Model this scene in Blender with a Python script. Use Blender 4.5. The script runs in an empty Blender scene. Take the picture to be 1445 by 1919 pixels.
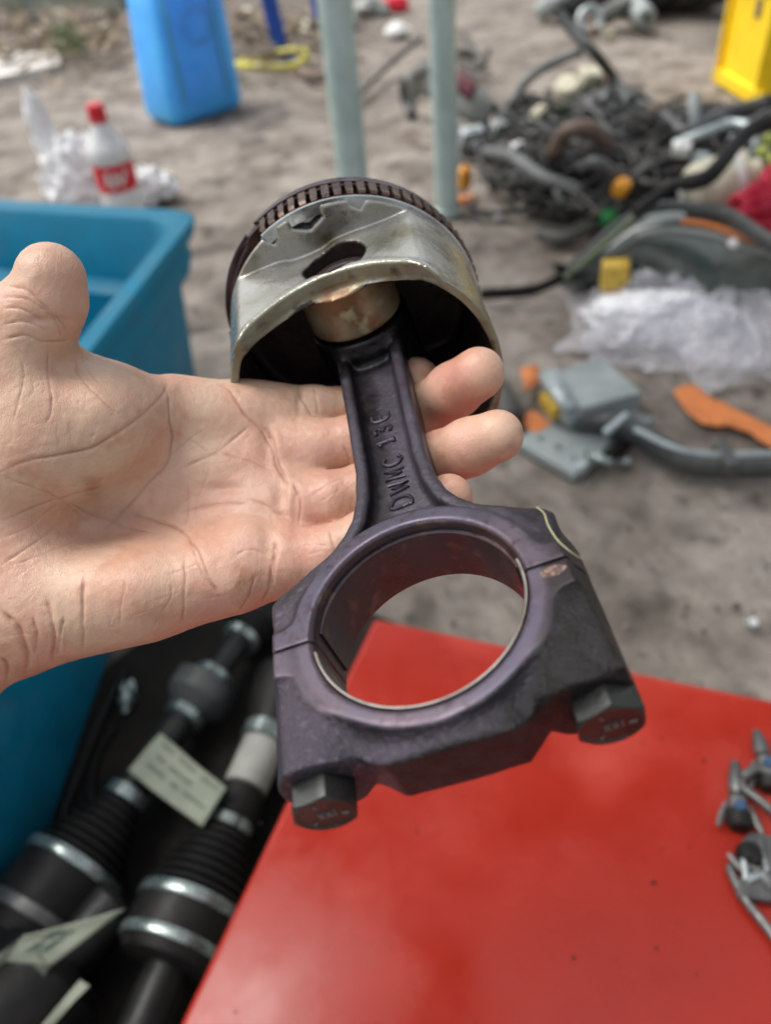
import bpy, math, random
import numpy as np
from mathutils import Vector, Matrix
random.seed(7); RNG = np.random.default_rng(7)
SC = bpy.context.scene
COL = SC.collection

# ------------------------------------------------------------------ camera
PITCH, ROLL = math.radians(42), math.radians(-6)
CAM = np.array([0, 0, 0.70])
_X = np.array([1.0, 0, 0]); _Z = np.array([0, -math.cos(PITCH), math.sin(PITCH)]); _Y = np.cross(_Z, _X)
CR = np.stack([_X*math.cos(ROLL)+_Y*math.sin(ROLL), -_X*math.sin(ROLL)+_Y*math.cos(ROLL), _Z], 1)
FPX, CX, CY = 1450.0, 722.5, 959.5
cd = bpy.data.cameras.new('camera'); cam = bpy.data.objects.new('camera', cd); COL.objects.link(cam)
cd.sensor_fit = 'VERTICAL'; cd.sensor_height = 36; cd.sensor_width = 27.1
cd.lens = FPX/1919*36
cam.matrix_world = Matrix([[*CR[0], CAM[0]], [*CR[1], CAM[1]], [*CR[2], CAM[2]], [0, 0, 0, 1]])
cd.clip_start = 0.01; cd.clip_end = 200
cd.dof.use_dof = True; cd.dof.focus_distance = 0.228; cd.dof.aperture_fstop = cd.lens/3.4
SC.camera = cam
# ------------------------------------------------------------------ world and sun
SUN_EL, SUN_AZ = math.radians(60), math.radians(-60)     # azimuth from +Y towards +X
w = bpy.data.worlds.new('World'); SC.world = w; w.use_nodes = True
nt = w.node_tree; nt.nodes.clear()
sky = nt.nodes.new('ShaderNodeTexSky'); sky.sky_type = 'NISHITA'; sky.sun_disc = False
sky.sun_elevation = SUN_EL; sky.sun_rotation = SUN_AZ; sky.air_density = 1.5; sky.dust_density = 5.0
hs = nt.nodes.new('ShaderNodeHueSaturation'); hs.inputs['Saturation'].default_value = 0.30
bg = nt.nodes.new('ShaderNodeBackground'); bg.inputs[1].default_value = 0.115
wo = nt.nodes.new('ShaderNodeOutputWorld')
nt.links.new(sky.outputs[0], hs.inputs['Color']); nt.links.new(hs.outputs[0], bg.inputs[0]); nt.links.new(bg.outputs[0], wo.inputs[0])
sd = bpy.data.lights.new('sun', 'SUN'); sd.energy = 1.5; sd.angle = math.radians(36); sd.color = (1, 0.97, 0.93)
sun = bpy.data.objects.new('sun', sd); COL.objects.link(sun)
_d = Vector((math.sin(SUN_AZ)*math.cos(SUN_EL), math.cos(SUN_AZ)*math.cos(SUN_EL), math.sin(SUN_EL)))
sun.rotation_euler = (-_d).to_track_quat('-Z', 'Y').to_euler(); sun.location = _d*5
vs = SC.view_settings; vs.view_transform = 'Standard'; vs.look = 'None'; vs.exposure = 0.90; vs.gamma = 1; vs.use_curve_mapping = False
SC.render.engine = 'CYCLES'; SC.cycles.use_denoising = True; SC.cycles.max_bounces = 6; SC.cycles.transparent_max_bounces = 8
SC.cycles.caustics_reflective = False; SC.cycles.caustics_refractive = False

# ------------------------------------------------------------------ frames
def G(px, py, h=0.0):
    d = CR @ np.array([(px-CX)/FPX, -(py-CY)/FPX, -1.0]); t = (h-CAM[2])/d[2]
    return CAM+d*t
def PX(wp):
    q = (np.asarray(wp)-CAM) @ CR
    return np.stack([CX+FPX*q[..., 0]/-q[..., 2], CY-FPX*q[..., 1]/-q[..., 2]], -1)
def held(p):                                 # hand-held frame in mm -> world metres
    return CAM+(np.asarray(p, float)*0.001) @ CR.T
def HP(px, py, z):
    return np.array([(px-CX)/FPX*z, -(py-CY)/FPX*z, -z])
RC = np.array([11.189, -30.410, -193.307])
RR = np.array([[0.93347982, -0.12349106, -0.33669776], [0.32714564, 0.67788372, 0.65836873], [0.14693928, -0.72472313, 0.67319034]])
def rodw(p):                                 # rod frame (u across, v along, n bore axis) -> world
    return held(RC+np.asarray(p, float) @ RR.T)

# ------------------------------------------------------------------ materials
def _n(nt, t, **k):
    n = nt.nodes.new(t)
    for a, b in k.items():
        if a in n.inputs: n.inputs[a].default_value = b
        else: setattr(n, a, b)
    return n
def mat(name, col, rough=0.5, metal=0.0, col2=None, sc=12.0, lo=0.42, hi=0.62, bump=0.0, bsc=150.0, bd=0.001, var=0.12, vsc=None,
        trans=0.0, ssc=0.003, alpha=1.0, spec=0.5, coat=0.0, rvar=0.12, sss=0.0, ior=1.45, col3=None, sc3=60, det=4, sheen=0.0):
    m = bpy.data.materials.new(name); m.use_nodes = True; nt = m.node_tree; L = nt.links.new
    b = nt.nodes['Principled BSDF']
    tc = _n(nt, 'ShaderNodeTexCoord'); O = tc.outputs['Object']
    n1 = _n(nt, 'ShaderNodeTexNoise', Scale=sc, Detail=float(det), Roughness=0.6); L(O, n1.inputs['Vector'])
    c = None
    base = (*col, 1)
    cur = _n(nt, 'ShaderNodeRGB'); cur.outputs[0].default_value = base; cur = cur.outputs[0]
    if col2:
        r = _n(nt, 'ShaderNodeMapRange', **{'From Min': lo, 'From Max': hi}); L(n1.outputs[0], r.inputs[0])
        mx = _n(nt, 'ShaderNodeMix', data_type='RGBA'); L(r.outputs[0], mx.inputs[0]); L(cur, mx.inputs[6]); mx.inputs[7].default_value = (*col2, 1); cur = mx.outputs[2]
    if col3:
        n3 = _n(nt, 'ShaderNodeTexNoise', Scale=sc3, Detail=3.0); L(O, n3.inputs['Vector'])
        r = _n(nt, 'ShaderNodeMapRange', **{'From Min': 0.56, 'From Max': 0.68}); L(n3.outputs[0], r.inputs[0])
        mx = _n(nt, 'ShaderNodeMix', data_type='RGBA'); L(r.outputs[0], mx.inputs[0]); L(cur, mx.inputs[6]); mx.inputs[7].default_value = (*col3, 1); cur = mx.outputs[2]
    n2 = _n(nt, 'ShaderNodeTexNoise', Scale=vsc or sc*4, Detail=5.0, Roughness=0.65); L(O, n2.inputs['Vector'])
    if var:
        r = _n(nt, 'ShaderNodeMapRange', **{'From Min': 0.25, 'From Max': 0.75, 'To Min': 1-var, 'To Max': 1+var}); L(n2.outputs[0], r.inputs[0])
        vm = _n(nt, 'ShaderNodeVectorMath', operation='SCALE'); L(cur, vm.inputs[0]); L(r.outputs[0], vm.inputs['Scale']); cur = vm.outputs[0]
    L(cur, b.inputs['Base Color'])
    r = _n(nt, 'ShaderNodeMapRange', **{'From Min': 0.3, 'From Max': 0.7, 'To Min': max(0.02, rough-rvar), 'To Max': min(1, rough+rvar)}); L(n2.outputs[0], r.inputs[0]); L(r.outputs[0], b.inputs['Roughness'])
    b.inputs['Metallic'].default_value = metal; b.inputs['IOR'].default_value = ior
    b.inputs['Specular IOR Level'].default_value = spec; b.inputs['Coat Weight'].default_value = coat
    b.inputs['Transmission Weight'].default_value = trans; b.inputs['Alpha'].default_value = alpha
    if sss:
        b.inputs['Subsurface Weight'].default_value = sss; b.inputs['Subsurface Radius'].default_value = (1, 0.4, 0.2) if ssc < .01 else (.6, .8, 1); b.inputs['Subsurface Scale'].default_value = ssc
    if bump:
        nb = _n(nt, 'ShaderNodeTexNoise', Scale=bsc, Detail=6.0, Roughness=0.6); L(O, nb.inputs['Vector'])
        bp = _n(nt, 'ShaderNodeBump', Strength=bump, Distance=bd); L(nb.outputs[0], bp.inputs['Height']); L(bp.outputs[0], b.inputs['Normal'])
    return m

# ------------------------------------------------------------------ mesh building
ORG = {}
def tag(o, label=None, cat=None, group=None, kind=None):
    for k, v in (('label', label), ('category', cat), ('group', group), ('kind', kind)):
        if v: o[k] = v
    return o
def thing(name, label, cat, loc, group=None):
    o = bpy.data.objects.new(name, None); COL.objects.link(o); o.location = Vector([float(x) for x in loc]); o.empty_display_size = 0.02
    ORG[o.name] = np.array(loc, float)
    return tag(o, label, cat, group)
def mesh_from(name, V, F, mats, parent=None, mi=None, smooth=40, org=None):
    V = np.asarray(V, float)
    o_org = ORG[parent.name] if parent is not None else (np.asarray(org, float) if org is not None else np.array([V[:, 0].mean(), V[:, 1].mean(), V[:, 2].min()]))
    me = bpy.data.meshes.new(name)
    Vl = V-o_org
    if isinstance(F, np.ndarray) and F.ndim == 2:
        k = F.shape[1]
        me.vertices.add(len(Vl)); me.vertices.foreach_set('co', Vl.astype(np.float32).ravel())
        me.loops.add(F.size); me.loops.foreach_set('vertex_index', F.astype(np.int32).ravel())
        me.polygons.add(len(F)); me.polygons.foreach_set('loop_start', np.arange(0, F.size, k, dtype=np.int32))
        me.update(calc_edges=True)
    else:
        me.from_pydata([tuple(v) for v in Vl], [], F)
    mats = mats if isinstance(mats, (list, tuple)) else [mats]
    for m in mats: me.materials.append(m)
    if mi is not None: me.polygons.foreach_set('material_index', np.asarray(mi, np.int32))
    me.polygons.foreach_set('use_smooth', np.ones(len(me.polygons), bool))
    if smooth < 180: me.set_sharp_from_angle(angle=math.radians(smooth))
    o = bpy.data.objects.new(name, me); COL.objects.link(o)
    if parent is not None:
        o.parent = parent; ORG[o.name] = o_org
    else:
        o.location = Vector(o_org); ORG[o.name] = o_org
    return o
def nrm(v):
    v = np.asarray(v, float); return v/(np.linalg.norm(v)+1e-12)
def frame(z, x=None):
    z = nrm(z); h = np.array([0, 0, 1.0]) if x is None else np.asarray(x, float)
    if abs(nrm(h) @ z) > 0.95: h = np.array([1.0, 0, 0])
    x_ = nrm(h-z*(h @ z)); return np.stack([x_, np.cross(z, x_), z], 1)
class MB:
    def __init__(s): s.V = []; s.F = []; s.M = []; s.n = 0
    def add(s, V, F, m=0):
        V = np.asarray(V, float); s.V.append(V); s.F += [tuple(int(i)+s.n for i in f) for f in F]; s.M += [m]*len(F); s.n += len(V); return s
    def box(s, c, size, R=None, m=0, taper=1.0):
        x, y, z = np.array(size)/2; t = taper
        V = np.array([(-x*t, -y*t, -z), (x*t, -y*t, -z), (x*t, y*t, -z), (-x*t, y*t, -z), (-x, -y, z), (x, -y, z), (x, y, z), (-x, y, z)])
        if R is not None: V = V @ np.asarray(R).T
        return s.add(V+np.asarray(c), [(3, 2, 1, 0), (4, 5, 6, 7), (0, 1, 5, 4), (1, 2, 6, 5), (2, 3, 7, 6), (3, 0, 4, 7)], m)
    def hexa(s, V, m=0): return s.add(V, [(3, 2, 1, 0), (4, 5, 6, 7), (0, 1, 5, 4), (1, 2, 6, 5), (2, 3, 7, 6), (3, 0, 4, 7)], m)
    def tube(s, P, r, seg=10, m=0, cap=True, closed=False, sq=1.0):
        P = np.asarray(P, float); n = len(P); r = np.full(n, r, float) if np.isscalar(r) else np.asarray(r, float)
        T = np.gradient(P, axis=0); T /= np.linalg.norm(T, axis=1)[:, None]+1e-12
        f = frame(T[0]); X = f[:, 0]; V = []
        a = np.linspace(0, 2*np.pi, seg, endpoint=False)
        for i in range(n):
            X = nrm(X-T[i]*(X @ T[i])); Y = np.cross(T[i], X)
            V.append(P[i]+r[i]*(np.cos(a)[:, None]*X+sq*np.sin(a)[:, None]*Y))
        V = np.concatenate(V); F = []
        for i in range(n-1):
            for j in range(seg):
                k = (j+1) % seg; F.append((i*seg+j, i*seg+k, (i+1)*seg+k, (i+1)*seg+j))
        if cap: F.append(tuple(range(seg-1, -1, -1))); F.append(tuple((n-1)*seg+j for j in range(seg)))
        return s.add(V, F, m)
    def lathe(s, prof, o=(0, 0, 0), axis=(0, 0, 1), seg=32, m=0, x=None, cap=True, sx=1.0, a0=0, a1=2*np.pi):
        R = frame(axis, x); full = abs(a1-a0-2*np.pi) < 1e-6
        a = np.linspace(a0, a1, seg, endpoint=not full); V = []
        for r, z in prof: V.append(np.stack([r*np.cos(a)*sx, r*np.sin(a), np.full(len(a), z)], 1) @ R.T+np.asarray(o))
        F = []; k = len(a)
        for i in range(len(prof)-1):
            for j in range(k if full else k-1):
                q = (j+1) % k; F.append((i*k+j, i*k+q, (i+1)*k+q, (i+1)*k+j))
        if cap and full:
            F.append(tuple(range(k-1, -1, -1))); F.append(tuple((len(prof)-1)*k+j for j in range(k)))
        return s.add(np.concatenate(V), F, m)
    def prism(s, poly, h0, h1, o=(0, 0, 0), R=None, m=0):
        R = np.eye(3) if R is None else np.asarray(R); n = len(poly); p = np.asarray(poly, float)
        V = np.concatenate([np.c_[p, np.full(n, h0)], np.c_[p, np.full(n, h1)]]) @ R.T+np.asarray(o)
        return s.add(V, [tuple(range(n-1, -1, -1)), tuple(range(n, 2*n))]+[(i, (i+1) % n, n+(i+1) % n, n+i) for i in range(n)], m)
    def grid(s, P, m=0, closed_u=False):
        a, b, _ = P.shape; F = []
        for i in range(a-1):
            for j in range(b-1): F.append((i*b+j, i*b+j+1, (i+1)*b+j+1, (i+1)*b+j))
        return s.add(P.reshape(-1, 3), F, m)
    def build(s, name, mats, parent=None, smooth=40, bevel=0, bseg=2, org=None, solid=0, sub=0):
        o = mesh_from(name, np.concatenate(s.V), s.F, mats, parent, s.M, smooth, org)
        if sub:
            d = o.modifiers.new('sub', 'SUBSURF'); d.levels = d.render_levels = sub
        if solid:
            d = o.modifiers.new('solid', 'SOLIDIFY'); d.thickness = solid; d.offset = 0
        if bevel:
            d = o.modifiers.new('bevel', 'BEVEL'); d.width = bevel; d.segments = bseg; d.limit_method = 'ANGLE'; d.angle_limit = math.radians(35); d.harden_normals = False
        return o
def curve(pts, n=24):                        # Catmull-Rom through the points
    P = np.asarray(pts, float)
    if len(P) < 3: return np.array([P[0]+(P[-1]-P[0])*t for t in np.linspace(0, 1, n)])
    Q = np.concatenate([[2*P[0]-P[1]], P, [2*P[-1]-P[-2]]]); out = []
    k = len(P)-1
    for t in np.linspace(0, k-1e-6, n):
        i = int(t); f = t-i; a, b, c, d = Q[i:i+4]
        out.append(0.5*((2*b)+(-a+c)*f+(2*a-5*b+4*c-d)*f*f+(-a+3*b-3*c+d)*f**3))
    return np.array(out)
def gc(pts, n=24):                           # curve over ground pixels (px, py, height)
    return curve([G(*p) for p in pts], n)
_perm = RNG.random((64, 64, 64)).astype(np.float32)
def vnoise(P):                               # value noise in [-1, 1]
    P = np.asarray(P, float); i = np.floor(P).astype(int); f = P-i; f = f*f*(3-2*f); i %= 64; j = (i+1) % 64; o = 0
    for a in (0, 1):
        for b in (0, 1):
            for c in (0, 1):
                ix = (j if a else i)[..., 0]; iy = (j if b else i)[..., 1]; iz = (j if c else i)[..., 2]
                o = o+_perm[ix, iy, iz]*(f[..., 0] if a else 1-f[..., 0])*(f[..., 1] if b else 1-f[..., 1])*(f[..., 2] if c else 1-f[..., 2])
    return o*2-1
def fbm(P, o=4):
    P = np.asarray(P, float); s = 0; a = 1
    for k in range(o): s = s+a*vnoise(P*2**k+k*7.3); a *= 0.5
    return s
def uvsphere(nu=32, nv=18):
    th = np.linspace(0, np.pi, nv); ph = np.linspace(0, 2*np.pi, nu, endpoint=False)
    V = np.array([(np.sin(t)*np.cos(p), np.sin(t)*np.sin(p), np.cos(t)) for t in th for p in ph]); F = []
    for i in range(nv-1):
        for j in range(nu): k = (j+1) % nu; F.append((i*nu+j, (i+1)*nu+j, (i+1)*nu+k, i*nu+k))
    return V, F
def blob(mb, c, r, R=None, amp=0.2, fr=2.0, seed=0, nu=32, nv=18, m=0, ridged=False, zmin=None):
    V, F = uvsphere(nu, nv); N = fbm(V*fr+seed*3.7, 5)
    if ridged: N = 1-2*np.abs(fbm(V*fr+seed*3.7, 5))
    W = V*(1+amp*N)[:, None]*np.asarray(r)
    if R is not None: W = W @ np.asarray(R).T
    W = W+np.asarray(c)
    if zmin is not None: W[:, 2] = np.maximum(W[:, 2], zmin)
    return mb.add(W, F, m)

# ------------------------------------------------------------------ distance-field modelling
class Field:
    def __init__(s, lo, hi, h):
        s.lo = np.array(lo, float); s.h = h; s.n = np.ceil((np.array(hi)-s.lo)/h).astype(int)+1
        s.ax = [(s.lo[i]+h*np.arange(s.n[i])).astype(np.float32) for i in range(3)]
        s.D = np.full(s.n, 50.0, np.float32)
    def xyz(s): return s.ax[0][:, None, None], s.ax[1][None, :, None], s.ax[2][None, None, :]
    def sub(s, lo, hi):
        a = np.clip(np.floor((np.asarray(lo)-s.lo)/s.h).astype(int), 0, s.n-1); b = np.clip(np.ceil((np.asarray(hi)-s.lo)/s.h).astype(int)+1, 1, s.n)
        sl = tuple(slice(a[i], b[i]) for i in range(3))
        return sl, s.ax[0][sl[0]][:, None, None], s.ax[1][sl[1]][None, :, None], s.ax[2][sl[2]][None, None, :]
    def capsule(s, a, b, ra, rb, k=3.0, flat=None):
        a = np.asarray(a, float); b = np.asarray(b, float); mr = max(ra, rb)+k+4
        sl, x, y, z = s.sub(np.minimum(a, b)-mr, np.maximum(a, b)+mr)
        if 0 in s.D[sl].shape: return
        ba = b-a; L = ba @ ba+1e-9
        px, py, pz = x-a[0], y-a[1], z-a[2]
        h = np.clip((px*ba[0]+py*ba[1]+pz*ba[2])/L, 0, 1)
        d = np.sqrt((px-h*ba[0])**2+(py-h*ba[1])**2+(pz-h*ba[2])**2)-(ra+(rb-ra)*h)
        s.D[sl] = smin(s.D[sl], d.astype(np.float32), k)
def smin(a, b, k):
    if k <= 0: return np.minimum(a, b)
    h = np.maximum(k-np.abs(a-b), 0)/k
    return np.minimum(a, b)-h*h*k*0.25
def smax(a, b, k): return -smin(-a, -b, k)
def nets(D, lo, h):
    S = D < 0
    c = [S[i:S.shape[0]-1+i, j:S.shape[1]-1+j, k:S.shape[2]-1+k] for i in (0, 1) for j in (0, 1) for k in (0, 1)]
    al = c[0].copy(); an = c[0].copy()
    for q in c[1:]: al &= q; an |= q
    act = an & ~al; I = np.argwhere(act); idx = np.full(act.shape, -1, np.int32); idx[act] = np.arange(len(I))
    P = np.zeros((len(I), 3)); W = np.zeros(len(I))
    cor = [np.array(q) for q in [(0, 0, 0), (1, 0, 0), (0, 1, 0), (1, 1, 0), (0, 0, 1), (1, 0, 1), (0, 1, 1), (1, 1, 1)]]
    for e0, e1 in [(0, 1), (2, 3), (4, 5), (6, 7), (0, 2), (1, 3), (4, 6), (5, 7), (0, 4), (1, 5), (2, 6), (3, 7)]:
        A = I+cor[e0]; B = I+cor[e1]; da = D[A[:, 0], A[:, 1], A[:, 2]]; db = D[B[:, 0], B[:, 1], B[:, 2]]
        m = (da < 0) != (db < 0); t = da/(da-db+1e-20*(da == db)); t = np.where(m, t, 0)
        P += np.where(m[:, None], cor[e0]+t[:, None]*(cor[e1]-cor[e0]), 0); W += m
    V = lo+h*(I+P/W[:, None]); Fs = []
    for ax in range(3):
        b, cc = (ax+1) % 3, (ax+2) % 3
        sl0 = [slice(None)]*3; sl1 = [slice(None)]*3; sl0[ax] = slice(0, -1); sl1[ax] = slice(1, None)
        s0 = S[tuple(sl0)]; s1 = S[tuple(sl1)]; ch = np.argwhere(s0 != s1)
        ch = ch[(ch[:, b] > 0) & (ch[:, cc] > 0) & (ch[:, b] < act.shape[b]) & (ch[:, cc] < act.shape[cc])]
        e = np.eye(3, dtype=int)
        q = [ch-e[b]-e[cc], ch-e[cc], ch, ch-e[b]]
        Q = np.stack([idx[t[:, 0], t[:, 1], t[:, 2]] for t in q], 1)
        inn = s0[ch[:, 0], ch[:, 1], ch[:, 2]]
        Q[~inn] = Q[~inn][:, ::-1]; Fs.append(Q)
    return V, np.concatenate(Fs)
def poly2(x, y, P):                          # signed distance to a polygon on a 2-D grid
    P = np.asarray(P, float); d = np.full(np.broadcast(x, y).shape, 1e9); s = np.ones(d.shape)
    for i in range(len(P)):
        a = P[i]; b = P[i-1]; e = b-a; wx, wy = x-a[0], y-a[1]
        t = np.clip((wx*e[0]+wy*e[1])/(e @ e), 0, 1); d = np.minimum(d, (wx-e[0]*t)**2+(wy-e[1]*t)**2)
        c1 = y >= a[1]; c2 = y < b[1]; c3 = e[0]*wy > e[1]*wx
        s = np.where((c1 & c2 & c3) | (~c1 & ~c2 & ~c3), -s, s)
    return (s*np.sqrt(d)).astype(np.float32)
def relax(V, F, it=1, lam=0.5):
    E = np.concatenate([F[:, [0, 1]], F[:, [1, 2]], F[:, [2, 3]], F[:, [3, 0]]]); n = len(V)
    cnt = np.bincount(E[:, 0], minlength=n)+np.bincount(E[:, 1], minlength=n)
    for _ in range(it):
        A = np.zeros_like(V)
        for k in range(3): A[:, k] = np.bincount(E[:, 0], V[E[:, 1], k], n)+np.bincount(E[:, 1], V[E[:, 0], k], n)
        V = V+lam*(A/cnt[:, None]-V)
    return V
def vnormals(V, F):
    N = np.cross(V[F[:, 2]]-V[F[:, 0]], V[F[:, 3]]-V[F[:, 1]]); out = np.zeros_like(V)
    for j in range(4):
        for k in range(3): out[:, k] += np.bincount(F[:, j], N[:, k], len(V))
    return out/(np.linalg.norm(out, axis=1)[:, None]+1e-12)
def subdivide(V, F):                         # linear quad subdivision
    E = np.sort(np.concatenate([F[:, [0, 1]], F[:, [1, 2]], F[:, [2, 3]], F[:, [3, 0]]]), 1)
    key = E[:, 0].astype(np.int64)*len(V)+E[:, 1]; u, fi, inv = np.unique(key, return_index=True, return_inverse=True)
    EV = V[E[fi]].mean(1); FV = V[F].mean(1); n = len(V); m = len(F)
    ei = inv.reshape(4, m)+n; fc = np.arange(m)+n+len(u)
    Q = np.concatenate([np.stack([F[:, 0], ei[0], fc, ei[3]], 1), np.stack([ei[0], F[:, 1], ei[1], fc], 1), np.stack([fc, ei[1], F[:, 2], ei[2]], 1), np.stack([ei[3], fc, ei[2], F[:, 3]], 1)])
    return np.concatenate([V, EV, FV]), Q
def fix(V, F):                               # outward winding
    v = V[F]; vol = np.einsum('ij,ij->i', v[:, 0], np.cross(v[:, 1], v[:, 2])+np.cross(v[:, 2], v[:, 3])).sum()
    return F[:, ::-1].copy() if vol < 0 else F

# ================================================================== HAND
def skin_material():
    m = mat('skin', (0.560, 0.378, 0.268), 0.38, col2=(0.545, 0.305, 0.222), sc=46, lo=0.36, hi=0.64, var=0.06, vsc=260, sss=0.16, spec=0.5, rvar=0.08, col3=(0.51, 0.285, 0.190), sc3=95, det=6)
    nt = m.node_tree; L = nt.links.new; b = nt.nodes['Principled BSDF']; tc = nt.nodes['Texture Coordinate']; O = tc.outputs['Object']
    at = _n(nt, 'ShaderNodeAttribute'); at.attribute_name = 'tone'
    lk = b.inputs['Base Color'].links[0].from_socket
    mx = _n(nt, 'ShaderNodeMix', data_type='RGBA', blend_type='MULTIPLY'); mx.inputs[0].default_value = 1.0
    L(lk, mx.inputs[6]); L(at.outputs['Color'], mx.inputs[7]); L(mx.outputs[2], b.inputs['Base Color'])
    v = _n(nt, 'ShaderNodeTexVoronoi', Scale=950.0, feature='DISTANCE_TO_EDGE'); 
    mp = _n(nt, 'ShaderNodeMapping'); mp.inputs['Scale'].default_value = (1.5, 0.7, 1.0); mp.inputs['Rotation'].default_value = (0.5, 0.2, 0.5)
    L(O, mp.inputs[0]); L(mp.outputs[0], v.inputs['Vector'])
    n = _n(nt, 'ShaderNodeTexNoise', Scale=260.0, Detail=6.0, Roughness=0.7); L(O, n.inputs['Vector'])
    wv = _n(nt, 'ShaderNodeTexWave', Scale=700.0, Distortion=6.0, Detail=2.0); wv.inputs['Detail Scale'].default_value = 1.0; L(mp.outputs[0], wv.inputs['Vector'])
    cl = _n(nt, 'ShaderNodeClamp'); L(v.outputs['Distance'], cl.inputs[0]); cl.inputs['Max'].default_value = 0.12
    b1 = _n(nt, 'ShaderNodeBump', Strength=0.3, Distance=0.0009); L(cl.outputs[0], b1.inputs['Height'])
    b2 = _n(nt, 'ShaderNodeBump', Strength=0.20, Distance=0.0012); L(n.outputs[0], b2.inputs['Height']); L(b1.outputs[0], b2.inputs['Normal'])
    v2 = _n(nt, 'ShaderNodeTexVoronoi', Scale=330.0, feature='DISTANCE_TO_EDGE'); mp2 = _n(nt, 'ShaderNodeMapping'); mp2.inputs['Scale'].default_value = (2.0, 0.5, 0.9); mp2.inputs['Rotation'].default_value = (0.2, 0.5, 1.1)
    nw = _n(nt, 'ShaderNodeTexNoise', Scale=60.0, Detail=3.0); L(O, nw.inputs['Vector']); wa = _n(nt, 'ShaderNodeVectorMath', operation='SCALE'); wa.inputs['Scale'].default_value = 0.01; L(nw.outputs['Color'], wa.inputs[0]); wb = _n(nt, 'ShaderNodeVectorMath', operation='ADD'); L(O, wb.inputs[0]); L(wa.outputs[0], wb.inputs[1])
    L(wb.outputs[0], mp2.inputs[0]); L(mp2.outputs[0], v2.inputs['Vector']); c2_ = _n(nt, 'ShaderNodeClamp'); L(v2.outputs['Distance'], c2_.inputs[0]); c2_.inputs['Max'].default_value = 0.07
    b4 = _n(nt, 'ShaderNodeBump', Strength=0.20, Distance=0.0030); L(c2_.outputs[0], b4.inputs['Height']); L(b2.outputs[0], b4.inputs['Normal']); b2 = b4
    b3 = _n(nt, 'ShaderNodeBump', Strength=0.10, Distance=0.0003); L(wv.outputs[0], b3.inputs['Height']); L(b2.outputs[0], b3.inputs['Normal'])
    L(b3.outputs[0], b.inputs['Normal'])
    return m
def build_hand():
    h = 0.8
    F = Field((-235, -150, -305), (62, 85, -185), h)
    def cap(a, b, ra, rb, k=8): F.capsule(HP(*a), HP(*b), ra, rb, k)
    # palm: metacarpals from wrist to knuckles
    cap((20, 960, 262), (505, 786, 277), 15, 11.6, 3)
    cap((30, 1040, 262), (545, 850, 273), 15, 12, 9)
    cap((40, 1120, 258), (545, 945, 263), 15, 12, 9)
    cap((60, 1160, 252), (520, 1048, 250), 15, 11.6, 9)
    cap((250, 900, 266), (480, 900, 270), 15, 12, 9)
    # heel of the hand, thenar and hypothenar mounds
    cap((90, 1130, 243), (260, 1115, 243), 14, 13, 9)
    cap((30, 1150, 245), (430, 1075, 246), 15.5, 11.5, 9)
    cap((40, 880, 246), (190, 800, 246), 21, 17, 10)
    cap((70, 800, 240), (240, 778, 255), 17, 13.5, 10)
    cap((330, 772, 268), (450, 782, 272), 13, 12, 9)
    # wrist and forearm leave the frame at the lower left
    cap((20, 1080, 255), (-230, 1330, 258), 25, 24, 14)
    cap((10, 1000, 258), (-260, 1200, 268), 24, 25, 14)
    cap((-230, 1330, 258), (-900, 1850, 275), 24, 30, 14)
    cap((-260, 1200, 268), (-900, 1750, 285), 25, 30, 14)
    # thumb
    cap((60, 830, 242), (28, 690, 238), 19, 16.5, 9)
    cap((28, 690, 238), (62, 600, 232), 16.3, 13, 4)
    cap((62, 600, 232), (90, 562, 229), 12.4, 10.9, 3)
    cap((90, 562, 229), (94, 521, 227), 10.9, 10.1, 2)
    cap((120, 720, 252), (190, 745, 257), 12, 12, 9)
    P = F.D.copy()
    def finger(seq, k=3, base=7):
        nonlocal P
        F.D[:] = 50
        for (a, ra), (b, rb) in zip(seq[:-1], seq[1:]): F.capsule(HP(*a), HP(*b), ra, rb, k)
        return F.D.copy()
    fi = finger([((455, 782, 276), 11.2), ((540, 778, 280), 9.8), ((585, 772, 281), 9.2), ((660, 772, 286), 9.2), ((720, 765, 291), 9.0), ((780, 742, 291), 9.4), ((780, 716, 288), 9.2)])
    fm = finger([((480, 862, 271), 11.2), ((560, 850, 272), 9.6), ((600, 842, 271), 9.9), ((665, 830, 271), 9.6), ((700, 820, 277), 9.4), ((755, 796, 281), 9.3), ((806, 766, 279), 9.6), ((850, 732, 266), 9.3), ((897, 700, 254), 8.7)])
    fr = finger([((490, 950, 262), 11.0), ((575, 948, 260), 9.4), ((620, 940, 259), 9.9), ((690, 920, 260), 9.5), ((765, 890, 259), 9.3), ((825, 862, 254), 9.2), ((880, 838, 245), 8.9), ((932, 817, 237), 8.15)])
    fl = finger([((480, 1048, 250), 10.6), ((555, 1052, 248), 9.2), ((610, 1044, 247), 9.4), ((700, 1000, 246), 8.6), ((780, 965, 244), 8.0), ((842, 932, 238), 7.4)])
    fin = smin(smin(fi, fm, 1.6), smin(fr, fl, 1.6), 1.6)
    D = smin(P, fin, 6.0)
    V, Q = nets(D, F.lo, h); V = relax(V, Q, 2, 0.5); V, Q = subdivide(V, Q); V = relax(V, Q, 3, 0.5); Q = fix(V, Q)
    N = vnormals(V, Q)
    px = np.stack([CX+FPX*V[:, 0]/-V[:, 2], CY-FPX*V[:, 1]/-V[:, 2]], 1)
    view = -V/np.linalg.norm(V, axis=1)[:, None]; fc = np.clip((N*view).sum(1)*1.6, 0, 1)
    off = np.zeros(len(V)); tone = np.ones((len(V), 3))
    inpalm = px[:, 0] < 640
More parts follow.
